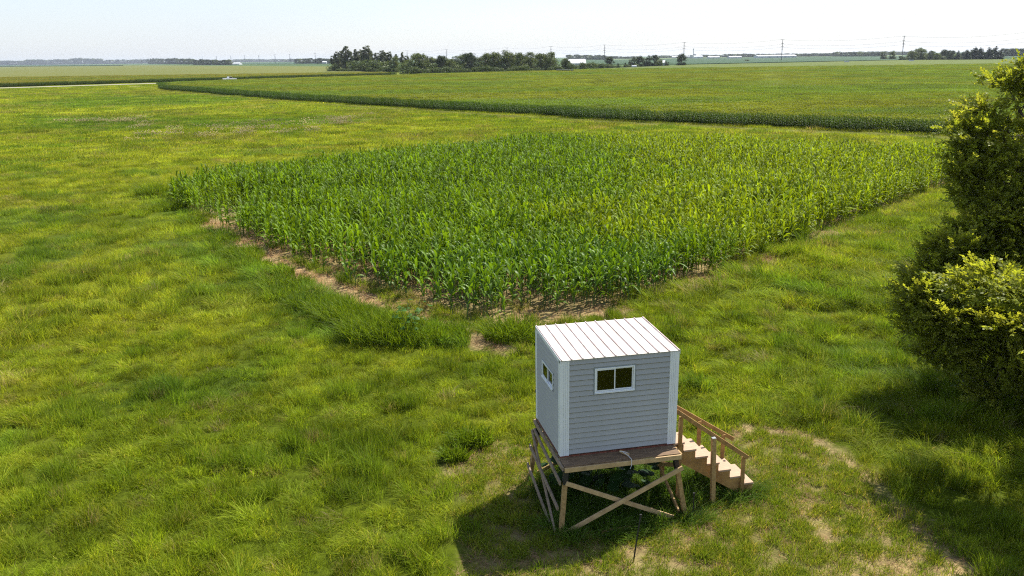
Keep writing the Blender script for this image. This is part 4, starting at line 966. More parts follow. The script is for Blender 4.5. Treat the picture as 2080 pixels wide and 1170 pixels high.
pop = [(684, 104, 0.8, 'leftmost tall grey-green poplar at the end of the long grove'), (701, 92, 0.8, 'tall pale poplar, second from the left end of the grove'), (722, 99, 0.8, 'slim grey poplar third from the left end of the grove'),
       (743, 92, 0.95, 'broad tall poplar with a double crown near the left end of the grove'), (775, 101, 0.85, 'airy poplar at the right of the tall poplar group'), (790, 104, 0.7, 'thin lower poplar closing the poplar group on its right'), (816, 105, 0.65, 'sparse poplar standing alone in the dip of the grove')]
for px, ty, wd_, lb in pop: tree('poplar', px, 147.5, ty, wd_, 'poplar_tree', lb, 'tree', G1, dback=rt.uniform(0, 10))
for px, ty, kd, wd_, lb in ((676, 128, 'shrub', 0.9, 'low bush at the very left end of the long grove'), (733, 120, 'shrub', 1.2, 'bush below the broad double poplar'), (762, 118, 'shrub', 1.2, 'mid green bush at the foot of the poplars'), (800, 113, 'green', 1.0, 'small green tree right of the poplars'),):
    tree(kd, px, 148, ty, wd_, 'bush' if kd == 'shrub' else 'broadleaf_tree', lb, 'bush' if kd == 'shrub' else 'tree', G1)
mid = [(852, 104, 'green', 1.15, 'large rounded tree with dense dark crown left of the saddle in the grove'), (833, 121, 'shrub', 1.2, 'low dark bush against the left foot of the large rounded tree'), (872, 124, 'shrub', 1.1, 'low bush right of the large rounded tree'),
       (897, 109, 'dark', 0.9, 'narrow dark tree rising behind the saddle of the grove'), (912, 116, 'green', 1.1, 'light green lower tree in the saddle of the grove'), (930, 128, 'shrub', 1.1, 'dark bush under the light green saddle tree'),
       (952, 103, 'dark', 0.95, 'tall dark tree standing just right of the saddle'), (985, 103, 'green', 0.85, 'tall green tree next right of the tall dark tree'), (1003, 101, 'green', 0.9, 'tree with yellowish crown top at the grove centre'), (1031, 100, 'green', 0.95, 'highest crown of the grove, slightly right of its centre'),
       (1058, 102, 'green', 0.85, 'green tree right of the highest crown'), (1078, 103, 'green', 0.85, 'light green tree toward the right end of the long grove'), (1098, 104, 'green', 0.9, 'broad pale green tree near the right end of the long grove'), (1119, 103, 'green', 1.0, 'rounded tree that ends the tall part of the grove on the right'),
       (1018, 128, 'shrub', 1.1, 'low bush under the yellowish tree at the grove centre'), (1066, 127, 'shrub', 1.1, 'low bush in front of the right half of the grove'), (1147, 117, 'green', 0.8, 'small tree just left of the white barn roof'), (1160, 127, 'shrub', 0.8, 'bush in front of the white barn roof')]
for i, (px, ty, kd, wd_, lb) in enumerate(mid):
    tree(kd, px, 151.5 - (px - 830) * 0.012 - (1.5 if px > 1130 else 0), ty, wd_, 'bush' if kd == 'shrub' else 'broadleaf_tree', lb, 'bush' if kd == 'shrub' else 'tree', G1, dback=rt.uniform(0, 14))
for px, ty, kd in ((664 + 12, 112, 'poplar'), (692, 100, 'poplar'), (712, 103, 'poplar'), (733, 99, 'poplar'), (752, 99, 'poplar'), (764, 106, 'poplar'), (783, 104, 'poplar'), (803, 109, 'poplar'), (826, 112, 'poplar')):
    tree(kd, px, 147.0, ty, 0.9, 'poplar_tree', 'grey-green poplar half hidden in the back row of the poplar group', 'tree', 'back row of the poplar group', dback=rt.uniform(12, 25))
for px in range(843, 1160, 17):
    ty = {0: 112, 1: 106, 2: 109}[(px // 17) % 3] + (8 if 880 < px < 935 else 0) + (12 if px > 1130 else 0)
    tree('green' if px % 2 else 'dark', px, 150.5 - (px - 830) * 0.012, ty, 1.1, 'broadleaf_tree', 'tree half hidden in the back row of the long grove', 'tree', 'back row of the long grove', dback=rt.uniform(15, 35))
for px in list(range(672, 830, 13)) + list(range(838, 1135, 14)):
    tree('shrub', px + rt.uniform(-3, 3), (148.5 if px < 830 else 152.0 - (px - 830) * 0.012), 137 + rt.uniform(-4, 2) - (px - 830) * 0.008, 1.0, 'bush', 'low dark bush in the unbroken undergrowth along the front of the long grove', 'bush', 'undergrowth bushes along the long grove', dback=rt.uniform(0, 6))
for px in range(1170, 1300, 11):
    tree('shrub', px + rt.uniform(-3, 3), 141.5 - (px - 1170) * 0.02, 131 + rt.uniform(-3, 2), 1.0, 'bush', 'low bush in the hedge line right of the white barn', 'bush', 'hedge bushes right of the white barn', dback=rt.uniform(0, 6))
for px in range(1850, 2040, 14):
    tree('green' if px < 1950 else 'dark', px, 123.0, 105 + rt.uniform(-4, 3) - (px > 1950) * 5, 1.2, 'broadleaf_tree', 'tree half hidden in the back row of the far right grove', 'tree', 'back row of the far right grove', dback=rt.uniform(20, 40))
G2 = 'trees and bushes right of the white barn'
for px, by, ty, kd, wd_, lb in ((1183, 142, 124, 'shrub', 1.0, 'dark bush right of the white barn roof'), (1200, 142, 125, 'shrub', 1.1, 'mid green bush between the barn and the round dark tree'), (1218, 141, 127, 'shrub', 1.1, 'yellow-green low bush left of the round dark tree'), (1239, 139, 113, 'dark', 1.05, 'round dark tree standing above the low bushes'),
                            (1237, 140, 129, 'shrub', 1.1, 'low pale bush at the foot of the round dark tree'), (1255, 139, 126, 'conifer', 1.2, 'small dark conifer right of the round dark tree'), (1270, 139, 125, 'conifer', 1.2, 'small bluish conifer beside the dark clump'), (1284, 138, 113, 'dark', 0.9, 'left tree of the dark clump by the white house'),
                            (1300, 138, 112, 'dark', 0.9, 'second tree of the dark clump by the white house'), (1314, 137, 109, 'dark', 0.95, 'middle tree of the dark clump by the white house'), (1330, 137, 109, 'dark', 0.95, 'right tree of the dark clump by the white house'), (1340, 137, 118, 'shrub', 0.8, 'low bush at the right of the dark clump'),
                            (1355, 136, 122, 'dark', 1.0, 'short dark tree right of the small white house'), (1385, 135.5, 107, 'dark', 1.0, 'single conical dark tree standing apart in the soybeans'), (1518, 125, 120, 'shrub', 2.0, 'flat lone bush in the soybean field')):
    tree(kd, px, by, ty, wd_, 'bush' if kd == 'shrub' else 'broadleaf_tree' if kd != 'conifer' else 'conifer_tree', lb, 'bush' if kd == 'shrub' else 'tree', G2)
G3 = 'trees of the far grove on the right'
for i, (px, ty, kd, wd_) in enumerate(((1797, 103, 'green', 1.2), (1815, 102, 'green', 1.2), (1830, 113, 'dark', 1.0), (1838, 114, 'shrub', 1.0), (1855, 100, 'green', 1.1), (1872, 94, 'green', 1.2), (1888, 108, 'green', 1.1), (1896, 100, 'dark', 1.0), (1905, 106, 'green', 1.1),
                                   (1919, 99, 'dark', 1.0), (1933, 100, 'dark', 1.0), (1947, 99, 'conifer', 1.2), (1958, 102, 'conifer', 1.4), (1967, 97, 'conifer', 1.3), (1982, 91, 'conifer', 1.4), (1995, 92, 'conifer', 1.4), (2012, 92, 'conifer', 1.6), (2024, 90, 'conifer', 1.6), (2034, 98, 'conifer', 1.4), (1945, 112, 'shrub', 1.3), (1915, 113, 'shrub', 1.3), (1965, 114, 'shrub', 1.2))):
    place = ('left end', 'left part', 'middle', 'right part', 'right end')[min(int((px - 1790) / 50), 4)]
    look = {'green': 'mid green rounded tree', 'dark': 'dark rounded tree', 'conifer': 'tall pointed dark conifer', 'shrub': 'low front bush'}[kd]
    side = 'at the %s of the far right grove' % place
    k_ = [q for q in ('first', 'second', 'third', 'fourth', 'fifth', 'sixth', 'seventh', 'eighth', 'ninth')][i % 9]
    tree(kd, px, 124.5 - (px - 1800) * 0.006 if px > 1825 else 121, ty, wd_, 'bush' if kd == 'shrub' else 'conifer_tree' if kd == 'conifer' else 'broadleaf_tree',
         '%s %s, %s from the left' % (look, side, ['1st', '2nd', '3rd', '4th', '5th', '6th', '7th', '8th', '9th', '10th', '11th', '12th', '13th', '14th', '15th', '16th', '17th', '18th', '19th', 'front 1st', 'front 2nd', 'front 3rd'][i]), 'bush' if kd == 'shrub' else 'tree', G3, dback=rt.uniform(0, 20))
# far treelines that read as one mass
def treeline(name, x0, x1, by, ty, lean=0.0, n=24, jit=2.0, kinds=('dark', 'green'), depth=None):
    P, Rr, S, Ix, Tn = [], [], [], [], []
    for k in range(n):
        px = x0 + (x1 - x0) * (k + rt.uniform(0.1, 0.9)) / n; byy = by + lean * (px - x0)
        g_ = ground(px, byy); Yd = min((depth or g_[1]) * rt.uniform(0.98, 1.03), 8000); ttop = ty - 2.0 + lean * (px - x0) + rt.uniform(-jit, jit) * (0.6 + 0.4 * math.sin(px * 0.13))
        tp = at_depth(px, ttop, Yd); h = max(tp[2], 5)
        P.append((tp[0], Yd, 0)); Rr.append((0, 0, rt.uniform(0, 6.28))); q = h / 10.2; wd_ = max((x1 - x0) / n * Yd / FPX / 2.2 / q, 1.5)
        S.append((q * wd_, q * wd_, q)); Ix.append(int(rt.integers(0, 4))); Tn.append((1, 1, 1))
    return tag(scatter(name, TLP, P, Rr, S, Ix, Tn), kind='stuff')
TLP = protos('treeline_proto', [TM['dark'][0][1], TM['dark'][1][1], TM['green'][0][1], TM['dark'][2][1]])
for x0, x1, by, ty, ln, n, jit in ((-60, 55, 129.0, 124.5, 0, 16, 0.8), (52, 140, 128.6, 121.8, 0, 18, 1.2), (142, 205, 128.6, 119.5, 0, 14, 1.2), (196, 240, 128.6, 122.5, 0, 8, 1.5), (246, 305, 128.4, 122, 0, 12, 1.2), (303, 395, 130.2, 119.5, 0.01, 18, 1.8), (395, 468, 132.2, 122.0, 0, 14, 2.2),
                              (468, 600, 125.8, 121.5, 0, 20, 1.0), (602, 672, 129.5, 119.8, 0, 14, 1.5), (660, 680, 128.5, 121.0, 0, 4, 1.2), (1150, 1232, 121.5, 112.8, 0, 18, 2.2), (920, 960, 124, 115, 0, 6, 1.0), (1232, 1300, 119.5, 115.5, 0, 12, 1.2), (1340, 1400, 117.8, 114.0, -0.005, 12, 1.0), (1425, 1462, 116.8, 112.5, 0, 8, 1.0),
                              (1470, 1560, 116.6, 111.2, -0.008, 20, 1.2), (1560, 1700, 115.8, 110.6, -0.01, 26, 0.9), (1695, 1795, 114.8, 106.5, 0.004, 24, 1.6), (1740, 1850, 111.5, 106.0, 0, 20, 1.0), (2036, 2200, 115, 99.5, -0.012, 22, 0.8)):
    treeline('distant_woodland', x0, x1, by, ty, ln, n, jit)

# ------------------------------------------------------------------ near tree on the right: limbs and instanced leaf sprigs
def sprig(rng, nl=16, ln=0.42):
    V, T, v = [], [], []
    parts = []
    parts_st = MB().tube([(0, 0, 0), (ln * 0.5, 0, 0.03), (ln, 0, 0.0)], [0.006, 0.004, 0.002], 3)
    q = [f for f in parts_st.f if len(f) == 4]; TT = [f[:3] for f in q] + [(f[0], f[2], f[3]) for f in q]
    parts.append((np.array(parts_st.v), np.array(TT), np.full((len(parts_st.v), 3), 0.6)))
    for i in range(nl):
        t = 0.12 + 0.88 * i / (nl - 1); sd_ = 1 if i % 2 else -1; az = sd_ * rng.uniform(0.6, 1.25) if i < nl - 1 else 0; l_ = rng.uniform(0.08, 0.125) * (1.1 - 0.3 * t); w2 = l_ * 0.30
        b0 = np.array([ln * t, 0, 0.03 * math.sin(PI * t)]); el = rng.uniform(-0.5, 0.35)
        dv = np.array([math.cos(az) * math.cos(el), math.sin(az) * math.cos(el), math.sin(el)]); sd2 = np.cross(dv, [0, 0, 1]); sd2 /= np.linalg.norm(sd2); up = np.cross(sd2, dv); roll = rng.normal(0, 0.4); sd3 = sd2 * math.cos(roll) + up * math.sin(roll)
        Vv = np.array([b0, b0 + dv * l_ * 0.45 + sd3 * w2, b0 + dv * l_, b0 + dv * l_ * 0.45 - sd3 * w2]); bv = rng.uniform(0.7, 1.25) * (0.85 + 0.45 * t)
        parts.append((Vv, np.array([(0, 1, 2), (0, 2, 3)]), np.full((4, 3), bv)))
    V, T, v = join(parts); return tris_mesh('sprig', V, T, M['sprig'], v=v)
rs = np.random.default_rng(3)
SP = protos('sprig_proto', [sprig(rs) for _ in range(5)])
def leafy_tree(name, base, top_h, blobs, n, label, seed):
    rg = np.random.default_rng(seed); bx, by = base
    e = tag(empty(name, (bx, by, 0)), label, 'tree')
    B = np.array(blobs, float); B[:, 0] -= bx; B[:, 1] -= by
    tr = MB(); tr.tube([(0, 0, -0.1), (0.05, 0.05, 1.2), (0.0, 0.1, 3.0), (0.1, 0.0, top_h * 0.6), (0.0, 0.0, top_h * 0.85)], [0.30, 0.24, 0.19, 0.12, 0.03], 10); tr.build('trunk', M['bark'], e, True)
    for bx_, by_, bz_, r in B:
        z0 = min(max(bz_ * 0.45, 0.8), top_h * 0.7); p0 = Vector((0, 0.05, z0)); p3 = Vector((bx_, by_, bz_)); md_ = p0.lerp(p3, 0.5) + Vector((0, 0, 0.35 + 0.1 * rg.normal()))
        mb = MB().tube([p0, p0.lerp(md_, 0.5) + Vector(rg.normal(0, 0.06, 3)), md_, md_.lerp(p3, 0.5) + Vector(rg.normal(0, 0.08, 3)), p3], [0.09, 0.075, 0.055, 0.035, 0.015], 6)
        for k in range(5):
            d = Vector(rg.normal(0, 1, 3)).normalized(); st_ = md_.lerp(p3, rg.uniform(0.2, 1)); mb.tube([st_, st_ + d * r * 0.5 + Vector((0, 0, 0.1)), st_ + d * r * 0.95], [0.022, 0.013, 0.005], 4)
        mb.build('branch', M['bark'], e)
    # sub-clumps make the outline uneven
    sub = []
    for b_ in B:
        m_ = int(9 * (b_[3] / 1.5) ** 2) + 4
        d = rg.normal(0, 1, (m_, 3)); d /= np.linalg.norm(d, axis=1)[:, None]
        c = b_[:3] + d * (b_[3] * rg.uniform(0.15, 1.05, m_))[:, None] * np.array([1, 1, 0.8])
        sub.append(np.column_stack([c, rg.uniform(0.20, 0.62, m_) * (0.75 + 0.25 * min(b_[3], 1.2)), np.repeat(b_[None, :4], m_, 0)]))
    sub = np.vstack(sub); sub = sub[sub[:, 2] > 0.45]; k = rg.choice(len(sub), n, p=(sub[:, 3] ** 2) / (sub[:, 3] ** 2).sum())
    d = rg.normal(0, 1, (n, 3)); d /= np.linalg.norm(d, axis=1)[:, None]
    c = sub[k, :3] + d * (sub[k, 3] * rg.random(n) ** 0.5)[:, None] * np.array([1.3, 1.3, 0.36])
    out = c - sub[k, 4:7]; out[:, 2] += 0.35; out += rg.normal(0, 0.35, (n, 3)); az = np.arctan2(out[:, 1], out[:, 0]); el = np.arctan2(out[:, 2], np.hypot(out[:, 0], out[:, 1]))
    el = np.clip(el, -0.6, 1.1)
    # height over the sub-clump: yellow new growth, with sunlit tops put into the tint
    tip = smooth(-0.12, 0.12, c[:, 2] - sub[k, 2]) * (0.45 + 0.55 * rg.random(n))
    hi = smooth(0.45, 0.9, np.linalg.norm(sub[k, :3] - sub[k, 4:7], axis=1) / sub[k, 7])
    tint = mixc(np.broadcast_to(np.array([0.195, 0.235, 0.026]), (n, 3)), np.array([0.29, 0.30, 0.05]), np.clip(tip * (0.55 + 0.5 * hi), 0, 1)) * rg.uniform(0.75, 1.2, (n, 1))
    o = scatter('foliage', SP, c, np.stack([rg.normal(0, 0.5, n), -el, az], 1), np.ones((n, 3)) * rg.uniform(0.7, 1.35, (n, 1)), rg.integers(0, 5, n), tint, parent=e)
    tag(o, kind='stuff'); return e
def B_(px, py, Y, r): p = at_depth(px, py, Y); return (p[0], p[1], p[2], r)
bl = [B_(px, py, Y, r) for px, py, Y, r in ((2072, 145, 25, .28), (2048, 178, 25, .3), (2018, 222, 24.8, .35), (1988, 262, 24.6, .35), (1968, 300, 24.4, .35), (1955, 350, 24.2, .3), (1972, 395, 24, .3), (1985, 435, 23.8, .35), (1950, 470, 23.4, .4), (1915, 505, 23, .35),
      (1900, 545, 22.6, .3), (1868, 590, 22.2, .35), (1860, 635, 22, .3), (1885, 672, 21.8, .35), (1900, 715, 21.6, .4), (1935, 745, 21.4, .35), (1950, 790, 21.6, .35), (2005, 560, 22.6, .6), (2050, 490, 23.2, .6), (2075, 570, 22, .7), (1975, 640, 21.2, .6), (2065, 660, 20.6, .7))]
bl += [B_(2078, 165, 25, .55), B_(2062, 205, 25, .75), B_(2030, 262, 24.6, .8), B_(2112, 275, 25, 1.15), B_(2005, 320, 24.2, .75), B_(2060, 335, 24.3, .9), B_(1995, 365, 24, .55), B_(2030, 385, 24, .8), B_(2110, 390, 24, 1.1),
      B_(2065, 450, 24.0, 1.05), B_(2035, 430, 23.8, .8), B_(1990, 465, 23.4, .55),  B_(1985, 500, 23, .75), B_(1945, 520, 22.8, .6), B_(2040, 530, 23, 1.1), B_(2100, 520, 23, 1.3), B_(1900, 560, 22.4, .55), B_(1905, 610, 22, .6), B_(1955, 600, 22, .85), B_(2030, 620, 21.6, 1.0), B_(2100, 640, 21.2, 1.3),
      B_(1925, 650, 21.8, .75), B_(1985, 690, 21.6, 1.0), B_(2050, 720, 21, 1.1), B_(1990, 760, 21.8, .8), B_(2060, 800, 20.8, 1.0), B_(2110, 780, 20.6, 1.3), B_(2120, 860, 21, 1.2), B_(2160, 430, 24, 1.5), B_(2170, 600, 22.5, 1.4), B_(2200, 215, 26, 1.0), B_(2170, 290, 25.5, 1.3),
      (17.5, 25.5, 3.0, 1.4), (17.8, 24.5, 5.5, 1.3), (17.6, 25.5, 8.6, 1.2)]
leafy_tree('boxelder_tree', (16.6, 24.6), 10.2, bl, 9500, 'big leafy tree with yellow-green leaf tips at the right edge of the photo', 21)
bl2 = [(11.2, 18.4, 4.2, 0.9), (11.7, 16.9, 4.4, 1.1), (11.6, 15.4, 3.8, 1.0), (13.2, 17.2, 5.6, 1.1), (14.6, 16.6, 5.0, 1.6), (13.9, 18.6, 5.2, 1.4), (15.8, 18.0, 6.2, 1.9), (16.2, 15.6, 4.6, 1.7), (14.2, 15.2, 4.2, 1.1), (16.6, 16.9, 2.8, 1.6), (17.6, 17.4, 7.4, 1.5), (14.9, 19.6, 4.0, 1.3), (15.4, 20.4, 5.8, 1.4)]
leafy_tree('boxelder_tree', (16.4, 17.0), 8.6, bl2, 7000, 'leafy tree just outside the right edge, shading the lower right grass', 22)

# ------------------------------------------------------------------ single weeds and grass clumps
def weed_clump(px, py, rad, h, label, n=520, lush=(0.125, 0.19, 0.012), wid=0.026):
    g_ = ground(px, py)
    ln_ = 0.32; wid = 0.020
    V, T, v = blades(int(n * 1.7), rad, h * 0.35, h, wid, ln_, (-0.12, -0.1), seg=4, vvar=0.45, dry=0.03, clump=1.0, droop=0.8)
    tint = np.broadcast_to(np.array(lush), (len(V), 3))
    me = tris_mesh('weed_clump', V, T, M['weed'], v=v, tint=tint); o = link('weed_clump', me); o.location = (g_[0], g_[1], 0)
    o.scale = (1.25, 0.9, 1); return tag(o, label, 'weeds', 'tall weed clumps round the corn plot')
for px, py, r_, h_ in ((455, 492, .7, .6), (520, 545, .6, .6), (585, 585, .8, .8), (640, 625, .8, .75), (672, 640, .7, .9), (735, 668, .8, .95), (800, 680, .8, 1.0), (905, 693, .7, .75), (350, 425, .8, .8), (395, 455, .7, .6)):
    weed_clump(px, py, r_, h_, 'grassy weeds in the long bank beside the bare strip left of the corn', n=460)
for a in ((770, 690, 1.0, 1.15, 'broad dark clump of tall weeds left of the bare strip, the biggest one', 800), (705, 655, 0.8, 1.0, 'arching pale tipped reed clump at the upper end of the weed bank', 600), (870, 690, 0.85, 0.85, 'low blue-green clump at the lower end of the weed bank near the cabin', 600),
          (820, 700, 0.7, 0.9, 'dark tuft in front of the large leafed weed'), (610, 605, 0.7, 0.7, 'grass clump by the bare strip above the weed bank'), (1040, 690, 0.75, 1.1, 'dark clump of tall weeds at the near corner of the corn behind the cabin', 620),
          (495, 520, 0.75, 0.8, 'small dark clump beside the upper part of the bare strip'), (565, 560, 0.6, 0.6, 'small yellow-green clump in the middle of the bare strip side'), (312, 398, 1.0, 1.3, 'leafy clump at the far left tip of the corn plot'), (1100, 700, 0.5, 0.8, 'dark weeds hard behind the left edge of the cabin roof'),
          (966, 905, 0.34, 0.62, 'tall dark grass tussock left of the cabin', 420), (925, 935, 0.26, 0.45, 'small dark tussock beside the worn patch left of the cabin', 300), (1620, 490, 0.35, 1.3, 'upright reed clump at the right edge of the corn plot'), (1600, 492, 0.3, 1.2, 'slimmer reed clump left of its twin at the right edge of the corn')):
    weed_clump(*a[:5], n=a[5] if len(a) > 5 else 420)
def broadleaf(loc, h, nl, size, label, seed, col=(0.05, 0.10, 0.03), cat='weed'):
    rg = np.random.default_rng(seed); e = tag(empty('broadleaf_weed', loc), label, cat, 'large leafed weeds')
    mb = MB()
    for k in range(4):
        a = rg.uniform(0, 6.28); mb.tube([(0, 0, 0), (math.cos(a) * h * 0.2, math.sin(a) * h * 0.2, h * 0.6), (math.cos(a) * h * 0.35, math.sin(a) * h * 0.35, h * rg.uniform(0.8, 1))], [0.014, 0.010, 0.005], 4)
    mb.build('stem', M['stalk'], e)
    for k in range(nl):
        a = rg.uniform(0, 6.28); r = h * rg.uniform(0.1, 0.5); z = h * rg.uniform(0.35, 1.0); s = size * rg.uniform(0.7, 1.25); til = rg.uniform(-0.7, 0.3)
        pts = [(0, 0, 0)] + [(s * (0.55 + 0.5 * math.cos(t_)) * (1.0), s * 0.5 * math.sin(t_), -0.12 * s * abs(math.sin(t_))) for t_ in np.linspace(-2.7, 2.7, 9)]
        V = []
        for p in pts:
            xx_ = p[0] * math.cos(til) ; zz_ = p[0] * math.sin(til) + p[2]; V.append((r * math.cos(a) + xx_ * math.cos(a) - p[1] * math.sin(a), r * math.sin(a) + xx_ * math.sin(a) + p[1] * math.cos(a), z + zz_))
        T = [(0, i, i + 1) for i in range(1, 9)]; t_ = np.array(col) * rg.uniform(0.7, 1.3)
        link('leaf', tris_mesh('leaf', V, T, M['weed'], v=np.ones(len(V)), tint=np.broadcast_to(t_, (len(V), 3))), e)
    return e
g_ = ground(838, 690); broadleaf((g_[0], g_[1], 0), 1.4, 70, 0.13, 'tall bright green large leafed weed standing out of the weed bank', 1, (0.07, 0.15, 0.025))
def loc2w(lx, ly): c_, s_ = math.cos(YAW), math.sin(YAW); return (BX + lx * c_ - ly * s_, BY + lx * s_ + ly * c_, 0)
broadleaf(loc2w(1.15, 1.2), 1.25, 40, 0.30, 'dark burdock with round leaves growing under the middle of the deck', 2, (0.03, 0.07, 0.02))
broadleaf(loc2w(1.75, 0.9), 1.1, 34, 0.28, 'dark burdock with round leaves under the right half of the deck', 3, (0.03, 0.07, 0.02))
broadleaf(loc2w(0.6, 1.6), 0.9, 24, 0.24, 'smaller dark large leafed weed under the left part of the deck', 4, (0.03, 0.07, 0.02))
broadleaf((12.9, 21.6, 0), 1.3, 26, 0.16, 'lone thin weed in the tree shade at the right edge', 5, (0.07, 0.11, 0.03))

# ------------------------------------------------------------------ power line
PA = np.array([400.0, 1240.0]); PD = np.array([-1160.0, 1615.0])
def pole_at(px):
    d = ray(px, 110); k = d[0] / d[1]
    s = (PA[0] - k * PA[1]) / (k * PD[1] - PD[0]); return PA + PD * s
pxs = [2080, 1833, 1588, 1389, 1228, 1119, 1030, 907, 827, 745, 690, 640, 588, 558, 525, 496, 468, 439, 410, 383, 340, 320, 300, 285, 256, 237, 220]
where = ['at the right edge behind the big tree', 'just left of the far right grove', 'right of the lone bush in the soybeans', 'behind the single conical tree', 'left of the round dark tree', 'over the right end of the long grove', 'behind the middle of the long grove', 'over the saddle of the long grove', 'behind the sparse poplar',
         'behind the poplar group', 'behind the left poplars', 'right over the small far grove', 'first one left of the small far grove', 'second one left of the small far grove', 'third one left of the small far grove', 'near the white sheds on the left horizon', 'at the right end of the long dark treeline', 'over the right part of the dark treeline', 'over the middle of the dark treeline', 'over the left part of the dark treeline']
def pole_mesh(h=29.5):
    mb = MB(); mb.tube([(0, 0, 0), (0, 0, h)], [0.5, 0.34], 8); return mb.mesh('shaft', M['pole'])
pm = pole_mesh(); arms = []
for z, wd_ in ((29.0, 8.0), (24.0, 5.4), (19.8, 5.8), (16.0, 4.6)):
    mb = MB().box((-wd_ / 2, -0.2, z - 0.2), (wd_ / 2, 0.2, z + 0.2)); arms.append(mb.mesh('crossarm', M['pole']))
ins = MB().tube([(0, 0, 0), (0, 0, -0.9)], [0.10, 0.10], 5).mesh('insulator', M['steel'])
adir = math.atan2(PD[1], PD[0]) + PI / 2; pp = [pole_at(px) for px in pxs]
for i, p in enumerate(pp):
    e = tag(empty('utility_pole', (p[0], p[1], 0), adir), 'power pole ' + where[i] if i < len(where) else 'tiny far power pole on the left horizon, %s from the left edge' % ['seventh', 'sixth', 'fifth', 'fourth', 'third', 'second', 'first'][i - 20], 'pole', 'poles of the power line crossing the horizon')
    e.scale = (1.0, 1.0, 1.0)
    link('shaft', pm, e)
    for a in arms: link('crossarm', a, e)
    if i < 6:
        for z, x_ in ((23.8, -2.5), (23.8, 2.5), (19.6, -2.7), (19.6, 2.7)): o = link('insulator', ins, e); o.location = (x_, 0, z)
ca_, sa_ = math.cos(adir), math.sin(adir)
for i in range(11):
    a, b_ = pp[i], pp[i + 1]
    for z, x_ in ((29.3, 3.8), (22.9, -2.5), (18.7, 2.7)):
        pts = []
        for k in range(13):
            t_ = k / 12; q = a + (b_ - a) * t_; pts.append((q[0] + x_ * ca_, q[1] + x_ * sa_, z - 4.5 * 4 * t_ * (1 - t_) * 0.8))
        nm = {29.3: 'top', 22.9: 'middle', 18.7: 'lowest'}[z]
        tag(MB().tube(pts, 0.07, 4).build('power_cable', M['wire']), '%s cable strung left from the pole %s' % (nm, where[i]), 'cable', 'cables of the power line')

# ------------------------------------------------------------------ farm buildings
def shed(px0, px1, base_py, h, depth_m, label, mats=('barn_white', 'barn_white'), roof_h=2.5, name='farm_shed', dback=0, cat='building'):
    a = ground(px0, base_py); b_ = ground(px1, base_py - (px1 - px0) * 0.012); A = np.array(a[:2]); B = np.array(b_[:2])
    Yd = A[1] + dback; A = np.array([A[0] * Yd / A[1], Yd]); B = np.array([ray(px1, base_py)[0] / ray(px1, base_py)[1] * Yd, Yd]); L_ = np.linalg.norm(B - A)
    e = tag(empty(name, (A[0], A[1], 0), math.atan2(B[1] - A[1], B[0] - A[0])), label, cat)
    D_ = depth_m; mb = MB()
    mb.add([(0, 0, 0), (L_, 0, 0), (L_, D_, 0), (0, D_, 0), (0, 0, h), (L_, 0, h), (L_, D_, h), (0, D_, h), (0, D_ / 2, h + roof_h), (L_, D_ / 2, h + roof_h)],
           [(0, 1, 5, 4), (2, 3, 7, 6), (1, 2, 6, 9, 5), (3, 0, 4, 8, 7), (4, 5, 9, 8), (7, 8, 9, 6)])
    mb.build('wall', M[mats[0]], e)
    th = 0.25
    for s0, s1 in (((-0.5, h - 0.1), (D_ / 2, h + roof_h + 0.12)), ((D_ + 0.5, h - 0.1), (D_ / 2, h + roof_h + 0.12))):
        MB().add([(-0.5, s0[0], s0[1] + .15), (L_ + .5, s0[0], s0[1] + .15), (L_ + .5, s1[0], s1[1] + .15), (-0.5, s1[0], s1[1] + .15), (-0.5, s0[0], s0[1] + .15 + th), (L_ + .5, s0[0], s0[1] + .15 + th), (L_ + .5, s1[0], s1[1] + .15 + th), (-0.5, s1[0], s1[1] + .15 + th)],
                 [(0, 1, 2, 3), (4, 5, 6, 7), (0, 1, 5, 4), (1, 2, 6, 5), (2, 3, 7, 6), (3, 0, 4, 7)]).build('roof', M[mats[1]], e)
    for k in range(max(int(L_ / 16), 1)):
        x_ = L_ * (k + 0.5) / max(int(L_ / 16), 1); MB().box((x_ - 2, -0.12, 0), (x_ + 2, -0.02, min(h * 0.8, 3.6))).build('door', M['barn_grey'], e)
    return e
shed(1156, 1190, 135.5, 2.5, 26, 'large white barn roof showing between the grove and the bushes', roof_h=4.0, name='barn', dback=60)
shed(1340, 1351, 134.5, 2.6, 9, 'small white roofed house beside the dark clump of trees', mats=('barn_grey', 'barn_white'), roof_h=2.2, name='farmhouse', dback=10)
shed(1366, 1378, 118.6, 4, 20, 'small white shed left of the feed tower on the horizon')
shed(1388, 1404, 118.2, 5, 25, 'grey shed left of the feed tower on the horizon', mats=('barn_grey', 'barn_grey'))
shed(1410, 1428, 118.6, 5, 25, 'bright white roofed shed right of the feed tower')
shed(1440, 1462, 119.3, 3.5, 25, 'long low white shed right of the feed tower cluster')
shed(1483, 1507, 119.2, 3.5, 30, 'low white hoop shed in the middle of the right horizon', roof_h=2)
shed(1540, 1618, 118.3, 4.5, 40, 'very long low white building on the right horizon behind a power pole', roof_h=2.5)
shed(463, 486, 131.5, 3.0, 30, 'pair of low white sheds at the right end of the dark treeline on the left', roof_h=2.5)
shed(655, 663, 129.8, 4, 10, 'small pale shed at the far left of the poplars', mats=('barn_grey', 'barn_white'))
g_ = ground(1408, 118.4); e = tag(empty('feed_tower', (g_[0], g_[1], 0)), 'thin grain elevator tower rising from the sheds on the horizon', 'tower')
MB().tube([(0, 0, 0), (0, 0, 26)], [1.1, 1.0], 8).build('leg', M['barn_grey'], e); MB().tube([(0, 0, 26), (0, 0, 30)], [2.2, 0.4], 8).build('head', M['barn_grey'], e)
